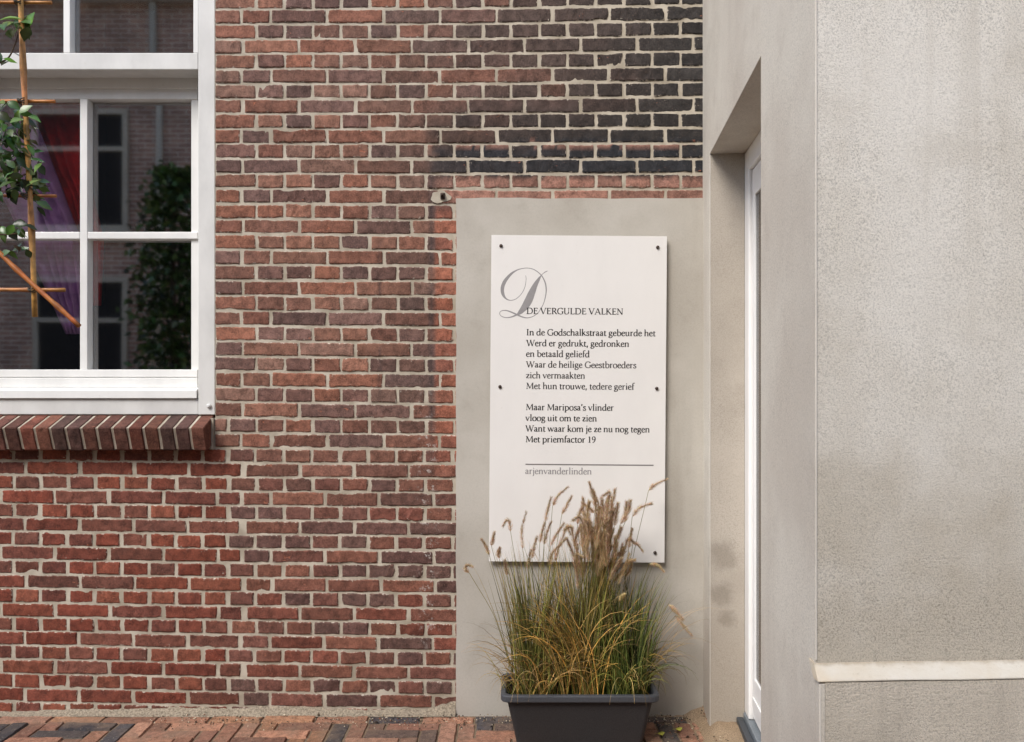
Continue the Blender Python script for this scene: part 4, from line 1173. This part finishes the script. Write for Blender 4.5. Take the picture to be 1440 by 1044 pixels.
# middle clump: thick sheaf of tan plumes over golden arching blades
gm_, xM = grass("bushy golden grass clump crowded with tan plumes in the middle of the planter", 820, .06)
mb = MB()
for k in range(300):
    bx_ = xM + rnd.gauss(0, .040); by = ZP - CAM_D + rnd.uniform(-.07, .08)
    ux = (bx_ - xM) / .06
    az = 0 if (ux + rnd.gauss(.15, .5)) > 0 else math.pi
    blade(mb, (bx_, by, SZ), az + rnd.uniform(-.7, .7), abs(rnd.gauss(.03, .1)), rnd.uniform(.32, .60), rnd.uniform(0, .4), rnd.uniform(.0007, .0013), rnd.choice(GRN + DGR), rnd.choice(TAN + GLD + GRN))
for k in range(210):
    bx_ = xM + rnd.uniform(-.08, .06); by = ZP - CAM_D + rnd.uniform(-.095, .02)
    az = math.pi + rnd.gauss(0, .6) if rnd.random() < .78 else rnd.gauss(0, .8)
    blade(mb, (bx_, by, SZ), az, rnd.uniform(.0, .3), rnd.uniform(.24, .5), rnd.uniform(.8, 1.7), rnd.uniform(.0008, .0014), rnd.choice(GLD + GRN), rnd.choice(GLD), 10)
mb.build("blades", M['blade'], gm_)
for (pts, th_) in [([(838,712,0),(833,695,0),(829,679,0)], 1.0), ([(838,722,.02),(837,705,.02),(834,690,.02)], 1.0), ([(848,730,0),(848,715,0),(846,701,0)], 1.1), ([(852,715,.03),(854,706,.03),(856,698,.03)], .9),
                   ([(858,725,0),(862,705,0),(865,688,0)], 1.0), ([(864,740,-.02),(867,722,-.02),(869,708,-.02)], 1.1), ([(879,735,0),(880,720,0),(881,706,0)], 1.0), ([(812,738,0),(815,722,0),(820,712,0)], .9),
                   ([(836,722,.02),(828,714,.02),(818,707,.02)], .8), ([(808,770,0),(811,752,0),(817,738,0)], 1.0)]:
    plume(gm_, pts, ZP, th_, 0, (rnd.uniform(808, 832), 960, ZP))
for k in range(74):
    fx = rnd.gauss(0, .5); fx = max(-1, min(1, fx))
    bx_ = 842 + fx * 30; by_ = rnd.uniform(735, 830)
    tipx = bx_ + fx * 9 + rnd.gauss(0, 6); ln = rnd.uniform(30, 46)
    dz = rnd.uniform(-.07, .06)
    pts = [(bx_, by_, dz), ((bx_ + tipx) / 2 + rnd.gauss(0, 2), by_ - ln * .55, dz), (tipx, by_ - ln, dz - .005)]
    if rnd.random() < .25: pts.append((tipx + rnd.choice([-9, 9]), by_ - ln + 4, dz - .02))
    plume(gm_, pts, ZP, rnd.uniform(.85, 1.2), rnd.choice([0, 0, .2, .35]), (rnd.uniform(800, 845), 960, ZP))
# right clump: dense dark green blades, a few long stray plumes
gr_, xR = grass("dense dark green grass clump at the right end with long stray plumes leaning out", 884, .06)
mb = MB()
for k in range(400):
    bx_ = xR + rnd.gauss(-.014, .036); by = ZP - CAM_D + rnd.uniform(-.08, .08)
    ux = (bx_ - xR) / .06
    az = 0 if (ux + rnd.gauss(0, .6)) > 0 else math.pi
    blade(mb, (bx_, by, SZ), az + rnd.uniform(-.8, .8), abs(rnd.gauss(.02, .08)), rnd.uniform(.24, .48), rnd.uniform(0, .55), rnd.uniform(.0008, .0015), rnd.choice(DGR), rnd.choice(DGR + GRN + TAN[:1]))
for k in range(150):
    bx_ = xR + rnd.uniform(-.07, .055); by = ZP - CAM_D + rnd.uniform(-.095, .04)
    blade(mb, (bx_, by, SZ), rnd.choice([0, math.pi, -1.57]) + rnd.gauss(0, .7), rnd.uniform(.15, .6), rnd.uniform(.14, .34), rnd.uniform(.8, 2.4), rnd.uniform(.0008, .0014), rnd.choice(DGR + GRN), rnd.choice(GRN + GLD))
for k in range(34):
    bx_ = xR + .03 + rnd.gauss(0, .03); by = ZP - CAM_D + rnd.uniform(-.08, .04)
    blade(mb, (bx_, by, SZ), rnd.gauss(0, .5), rnd.uniform(.1, .5), rnd.uniform(.25, .5), rnd.uniform(.8, 2.2), .0005, rnd.choice(TAN), rnd.choice(TAN))
mb.build("blades", M['blade'], gr_)
for (pts, th_, pale, stem) in [
    ([(912,690,.08),(921,682,.08),(938,674,.08)], .9, 0, (868,960,ZP)), ([(889,727,.04),(900,714,.04),(917,708,.04)], .95, 0, (868,960,ZP)), ([(884,772,0),(886,758,0),(889,744,0)], .9, 0, (872,960,ZP)),
    ([(890,764,.05),(897,766,.05),(904,776,.05)], .7, 0, (880,930,ZP)), ([(913,793,.05),(924,795,.05),(934,804,.05)], .75, .2, (885,930,ZP)), ([(940,850,.09),(949,859,.09),(960,871,.09)], 1.0, 0, (898,940,ZP)),
    ([(950,866,.10),(961,880,.10),(973,894,.10)], .95, 0, (900,945,ZP)), ([(870,846,-.06),(874,840,-.06),(878,836,-.06)], .8, .9, (876,960,ZP)), ([(876,800,0),(884,790,0),(893,788,0)], .9, .2, (880,950,ZP)),
    ([(898,880,.03),(901,868,.03),(903,855,.03)], .6, .1, (893,955,ZP)), ([(868,800,0),(872,782,0),(875,765,0)], .9, 0, (874,960,ZP)), ([(880,812,.03),(886,800,.03),(889,788,.03)], .9, .1, (878,960,ZP))]:
    plume(gr_, pts, ZP, th_, pale, stem)

# ------------------------------------------------------------------ bamboo trellis and espalier on the left
ZT = 1.6
KT = ZT / 2.81
tre = empty("bamboo_trellis", W(40, 445, ZT), "bamboo cane trellis tied in a lattice before the left window", "trellis")
BAM = [lin(196, 142, 82), lin(206, 156, 92), lin(184, 120, 62), lin(178, 106, 54)]
def cane(a, b, r, c, zoff=0.0, za=None):
    r *= KT; zoff *= KT
    m = MB(); A = W(a[0], a[1], ZT + zoff); B = W(b[0], b[1], ZT + (zoff if za is None else za))
    n = 18; pts = []; rr = []; cc = []
    for i in range(n + 1):
        t = i / n; p = A.lerp(B, t); p.x += .002 * math.sin(t * 7 + r * 1500); pts.append(p)
        nd = i % 6 == 3; rr.append(r * (1.25 if nd else 1.0 - .08 * math.sin(i * 1.05) ** 2)); cc.append(tuple(q * (0.6 if nd else rnd.uniform(.85, 1.1)) for q in c))
    m.tube(pts, rr, 8, cc); return m.build("cane", M['bamboo'], tre, smooth=True)
cane((20, -260), (48, 446), .0092, BAM[0])
cane((-150, -260), (-125, 446), .0092, BAM[1])
cane((-200, 2), (73, 4), .0062, BAM[2], .016); cane((-200, 140), (78, 143), .006, BAM[2], .016)
cane((-190, 273), (80, 276), .0058, BAM[3], .016); cane((-190, 407), (91, 408), .0068, BAM[2], .017)
cane((-60, 300), (110, 459), .0085, BAM[3], -.018)
cane((-40, 300), (-230, 459), .0085, BAM[3], -.018)
cane((-200, -135), (75, -132), .006, BAM[2], .016)
for (px, py) in ((26, 3), (31, 142), (36, 275), (46, 408)):
    m = MB(); c = W(px, py, ZT)
    for k in range(3):
        pts = [c + Vector((.013 * math.cos(t), .004 + .022 * math.sin(t), .006 * math.sin(2 * t + k) + .003 * (k - 1))) * KT for t in np.linspace(0, 6.28, 16)]
        m.tube(pts, .0012, 5)
    m.build("binding", M['tie'], tre)

LEAFD = [lin(48,66,32), lin(62,86,40), lin(40,56,30), lin(76,104,50), lin(90,112,56)]
LEAFL = [lin(96,124,48), lin(80,108,42), lin(112,138,56)]
def leaf(mb, pos, size, rn, pal):
    d = Vector((rn.gauss(0, .8), rn.gauss(0, .8), rn.gauss(-.45, .5))).normalized()
    up = Vector((rn.gauss(0, .5), -0.6 + rn.gauss(0, .5), .7)); s = d.cross(up).normalized(); u = s.cross(d).normalized()
    L = size * rn.uniform(.75, 1.2); wv = L * rn.uniform(.48, .62)
    prof = [(0, .03), (.12, .3), (.3, .5), (.5, .5), (.7, .36), (.88, .15), (1, .0)]
    c = rn.choice(pal); c = tuple(q * rn.uniform(.8, 1.2) for q in c)
    vs = []; fs = []; curl = rn.uniform(.1, .35); cup = rn.uniform(.1, .35)
    for (t, w_) in prof:
        o = pos + d * L * t - u * L * curl * t * t
        ww = w_ * wv * (1 + .12 * math.sin(t * 40))
        vs += [o - s * ww + u * ww * cup, o, o + s * ww + u * ww * cup]
    for k in range(len(prof) - 1):
        fs += [(3*k, 3*k+1, 3*k+4, 3*k+3), (3*k+1, 3*k+2, 3*k+5, 3*k+4)]
    mid = tuple(q * 1.25 for q in c)
    mb.add(vs, fs, [q for _ in prof for q in (c, mid, c)])
EG = "espaliered trees on bamboo trellises"
esp = empty("espalier_tree", (W(-190, 0, ZT).x, ZT - CAM_D + .03, 0), "glossy dark leaved climber on the bamboo trellis before the window", "tree", EG)
fo = MB(); rn = random.Random(21)
def clump(cx, cy, rx, ry, n, pal, size=.046, dz=.07):
    for k in range(n):
        a = rn.uniform(0, 6.28); q = math.sqrt(rn.random())
        leaf(fo, W(cx + rx * q * math.cos(a), cy + ry * q * math.sin(a), ZT + rn.uniform(-dz, dz) * KT), size * KT, rn, pal)
clump(14, 185, 30, 42, 60, LEAFD); clump(10, 245, 24, 34, 40, LEAFD); clump(40, 255, 22, 26, 14, LEAFD); clump(24, 32, 20, 15, 14, LEAFL + LEAFD[1:2], .06); clump(8, 78, 16, 10, 6, LEAFD + LEAFL[:1]); clump(12, 170, 22, 26, 20, LEAFD); clump(24, 215, 22, 22, 20, LEAFD)
clump(8, 258, 16, 16, 14, LEAFD); clump(44, 262, 12, 14, 7, LEAFD); clump(50, 235, 14, 12, 5, LEAFD); clump(50, 285, 5, 8, 2, LEAFD); clump(12, 318, 16, 7, 8, LEAFD + LEAFL[1:2], .045); clump(36, 315, 12, 8, 4, LEAFD, .045); clump(30, 345, 10, 8, 4, LEAFD, .045); clump(10, 350, 14, 6, 3, LEAFD + LEAFL[1:2], .045)
clump(-90, 150, 75, 120, 110, LEAFD); clump(-90, -80, 80, 100, 90, LEAFD + LEAFL[1:2]); clump(-110, 320, 70, 60, 40, LEAFD)
fo.build("foliage", M['leaf'], esp, smooth=True)
br = MB()
tx = W(-190, 0, ZT).x; ty = ZT - CAM_D + .03
br.tube([(tx, ty, 0), (tx + .01, ty, .7), (tx - .01, ty, 1.5), (tx + .01, ty, 2.4), (tx, ty, 2.9)], [.02, .018, .014, .010, .006], 10)
br.build("trunk", M['bark'], esp, smooth=True)
br = MB()
for (pts) in [[(-190, 330), (-80, 322), (0, 330), (35, 327)], [(-190, 250), (-60, 258), (20, 250), (48, 238), (55, 225)], [(-190, 180), (-60, 170), (10, 180), (30, 200)], [(-190, 90), (-80, 84), (0, 88), (22, 60), (26, 36)], [(20, 255), (40, 262), (52, 275)], [(0, 240), (30, 258), (70, 262)]]:
    q = catmull3([W(p[0], p[1], ZT + .006 + rn.uniform(-.012, .018)) for p in pts], 6)
    br.tube(q, [(.0045 - .003 * i / len(q)) * KT for i in range(len(q))], 6)
br.build("branch", M['bark'], esp, smooth=True)

# ------------------------------------------------------------------ across the street: what the window panes mirror
opp = empty("opposite_house", (-3.8, -7.65, 0), "brown brick house across the street mirrored in the window panes", "house")
YO = -7.5
m = MB(); m.box(-12.0, 7.0, YO - .3, YO, -.02, 6.4); m.build("wall", M['far'], opp)
def owin(x0, x1, z0, z1):
    f = MB(); w_ = .07
    f.box(x0, x1, YO + .002, YO + .05, z1 - w_, z1); f.box(x0, x1, YO + .002, YO + .05, z0, z0 + w_)
    f.box(x0, x0 + w_, YO + .003, YO + .05, z0 + w_, z1 - w_); f.box(x1 - w_, x1, YO + .003, YO + .05, z0 + w_, z1 - w_)
    f.box(x0 + w_, x1 - w_, YO + .003, YO + .045, (z0 + z1) / 2 + .25, (z0 + z1) / 2 + .31)
    f.box(x0 - .06, x1 + .06, YO + .002, YO + .12, z0 - .09, z0 - .002)
    w = f.build("window", M['far_paint'], opp, bevel=.004)
    g = MB(); g.box(x0 + w_ - .01, x1 - w_ + .01, YO + .004, YO + .012, z0 + w_ - .01, z1 - w_ + .01); g.build("pane", M['dark'], w)
for xw in (-9.3, -6.3, -2.9, 0.4, 3.515):
    owin(xw, xw + 1.25, 1.0, 2.7); owin(xw, xw + 1.25, 3.3, 4.9)
m = MB(); m.tube([(-4.62, YO + .07, 0), (-4.62, YO + .07, 6.2)], .045, 12); m.build("drainpipe", M['far_paint'], opp, smooth=True)
m = MB(); m.box(-12.0, 7.0, YO + .001, YO + .18, 6.22, 6.4); m.build("gutter", M['white'], opp)
esp2 = empty("espalier_tree", (-3.45, -5.0, 0), "dark bushy tree across the street, seen only as a reflection in the window", "tree", EG)
fo = MB(); rn = random.Random(33)
for k in range(2400):
    a = rn.uniform(0, 6.28); q = rn.random() ** .6; z = rn.uniform(1.3, 3.5)
    wv = .38 * (1 - ((z - 2.3) / 1.5) ** 2) + .05
    leaf(fo, Vector((-3.45 + wv * q * math.cos(a) + .06 * rn.gauss(0, 1), -5.0 + .25 * q * math.sin(a), z)), .085, rn, LEAFD)
fo.build("foliage", M['leaf'], esp2, smooth=True)
m = MB(); m.tube([(-3.45, -5, 0), (-3.44, -5, 1.2), (-3.46, -5, 2.4), (-3.45, -5, 3.4)], [.04, .035, .025, .008], 10); m.build("trunk", M['bark'], esp2, smooth=True)

# ------------------------------------------------------------------ small litter
cr = MB(); rn = random.Random(77)
for k in range(1500):
    u = rn.random()
    x = -1.4 + 2.35 * u; y = -0.03 - abs(rn.gauss(0, .05)) - (.02 if rn.random() < .3 else 0)
    if rn.random() < .28: x = rn.uniform(.55, .9); y = -rn.uniform(.02, .5)
    if -.05 < x < .53 and -.36 < y < -.1: continue
    if y > -.02: continue
    r = rn.uniform(.0012, .0042) * (1 if rn.random() < .9 else 1.6)
    z = .001 + (.03 if x > .72 else 0) + max(0, .02 * (1 - (-y) / .045))
    c = rn.choice([lin(60,50,42), lin(84,70,56), lin(150,132,108), lin(190,176,152), lin(120,80,62), lin(44,38,34)])
    vs = [Vector((math.cos(a) * r * rn.uniform(.6, 1.2), math.sin(a) * r * rn.uniform(.6, 1.2), 0)) + Vector((x, y, z - .001)) for a in np.linspace(0, 6.28, 6)[:-1]]
    cr.add(vs + [Vector((x, y, z + r * rn.uniform(.5, 1.0)))], [(i, (i + 1) % 5, 5) for i in range(5)], c)
tag(cr.build("debris", M['crumb']), kind="stuff")

for (px, py, z, lab) in ((953, 1028, 3.12, "small yellow green fallen leaf on the paving right of the planter"), (928, 1037, 3.08, "tiny bright green leaf lying beside the planter foot")):
    m = MB(); c = W(px, py, z); c.z = .012; rn = random.Random(int(px))
    vs = [c + Vector((.016 * math.cos(t) * (1 + .3 * math.sin(3 * t)), .011 * math.sin(t), .004 * math.sin(2 * t))) for t in np.linspace(0, 6.28, 14)[:-1]]
    m.add(vs + [c + Vector((0, 0, .003))], [(i, (i + 1) % 13, 13) for i in range(13)])
    o = m.build("fallen_leaf", M['fallen'], None, loc=c); sl = o.modifiers.new("Solidify", 'SOLIDIFY'); sl.thickness = .0008
    tag(o, lab, "leaf", "fallen leaves on the paving")
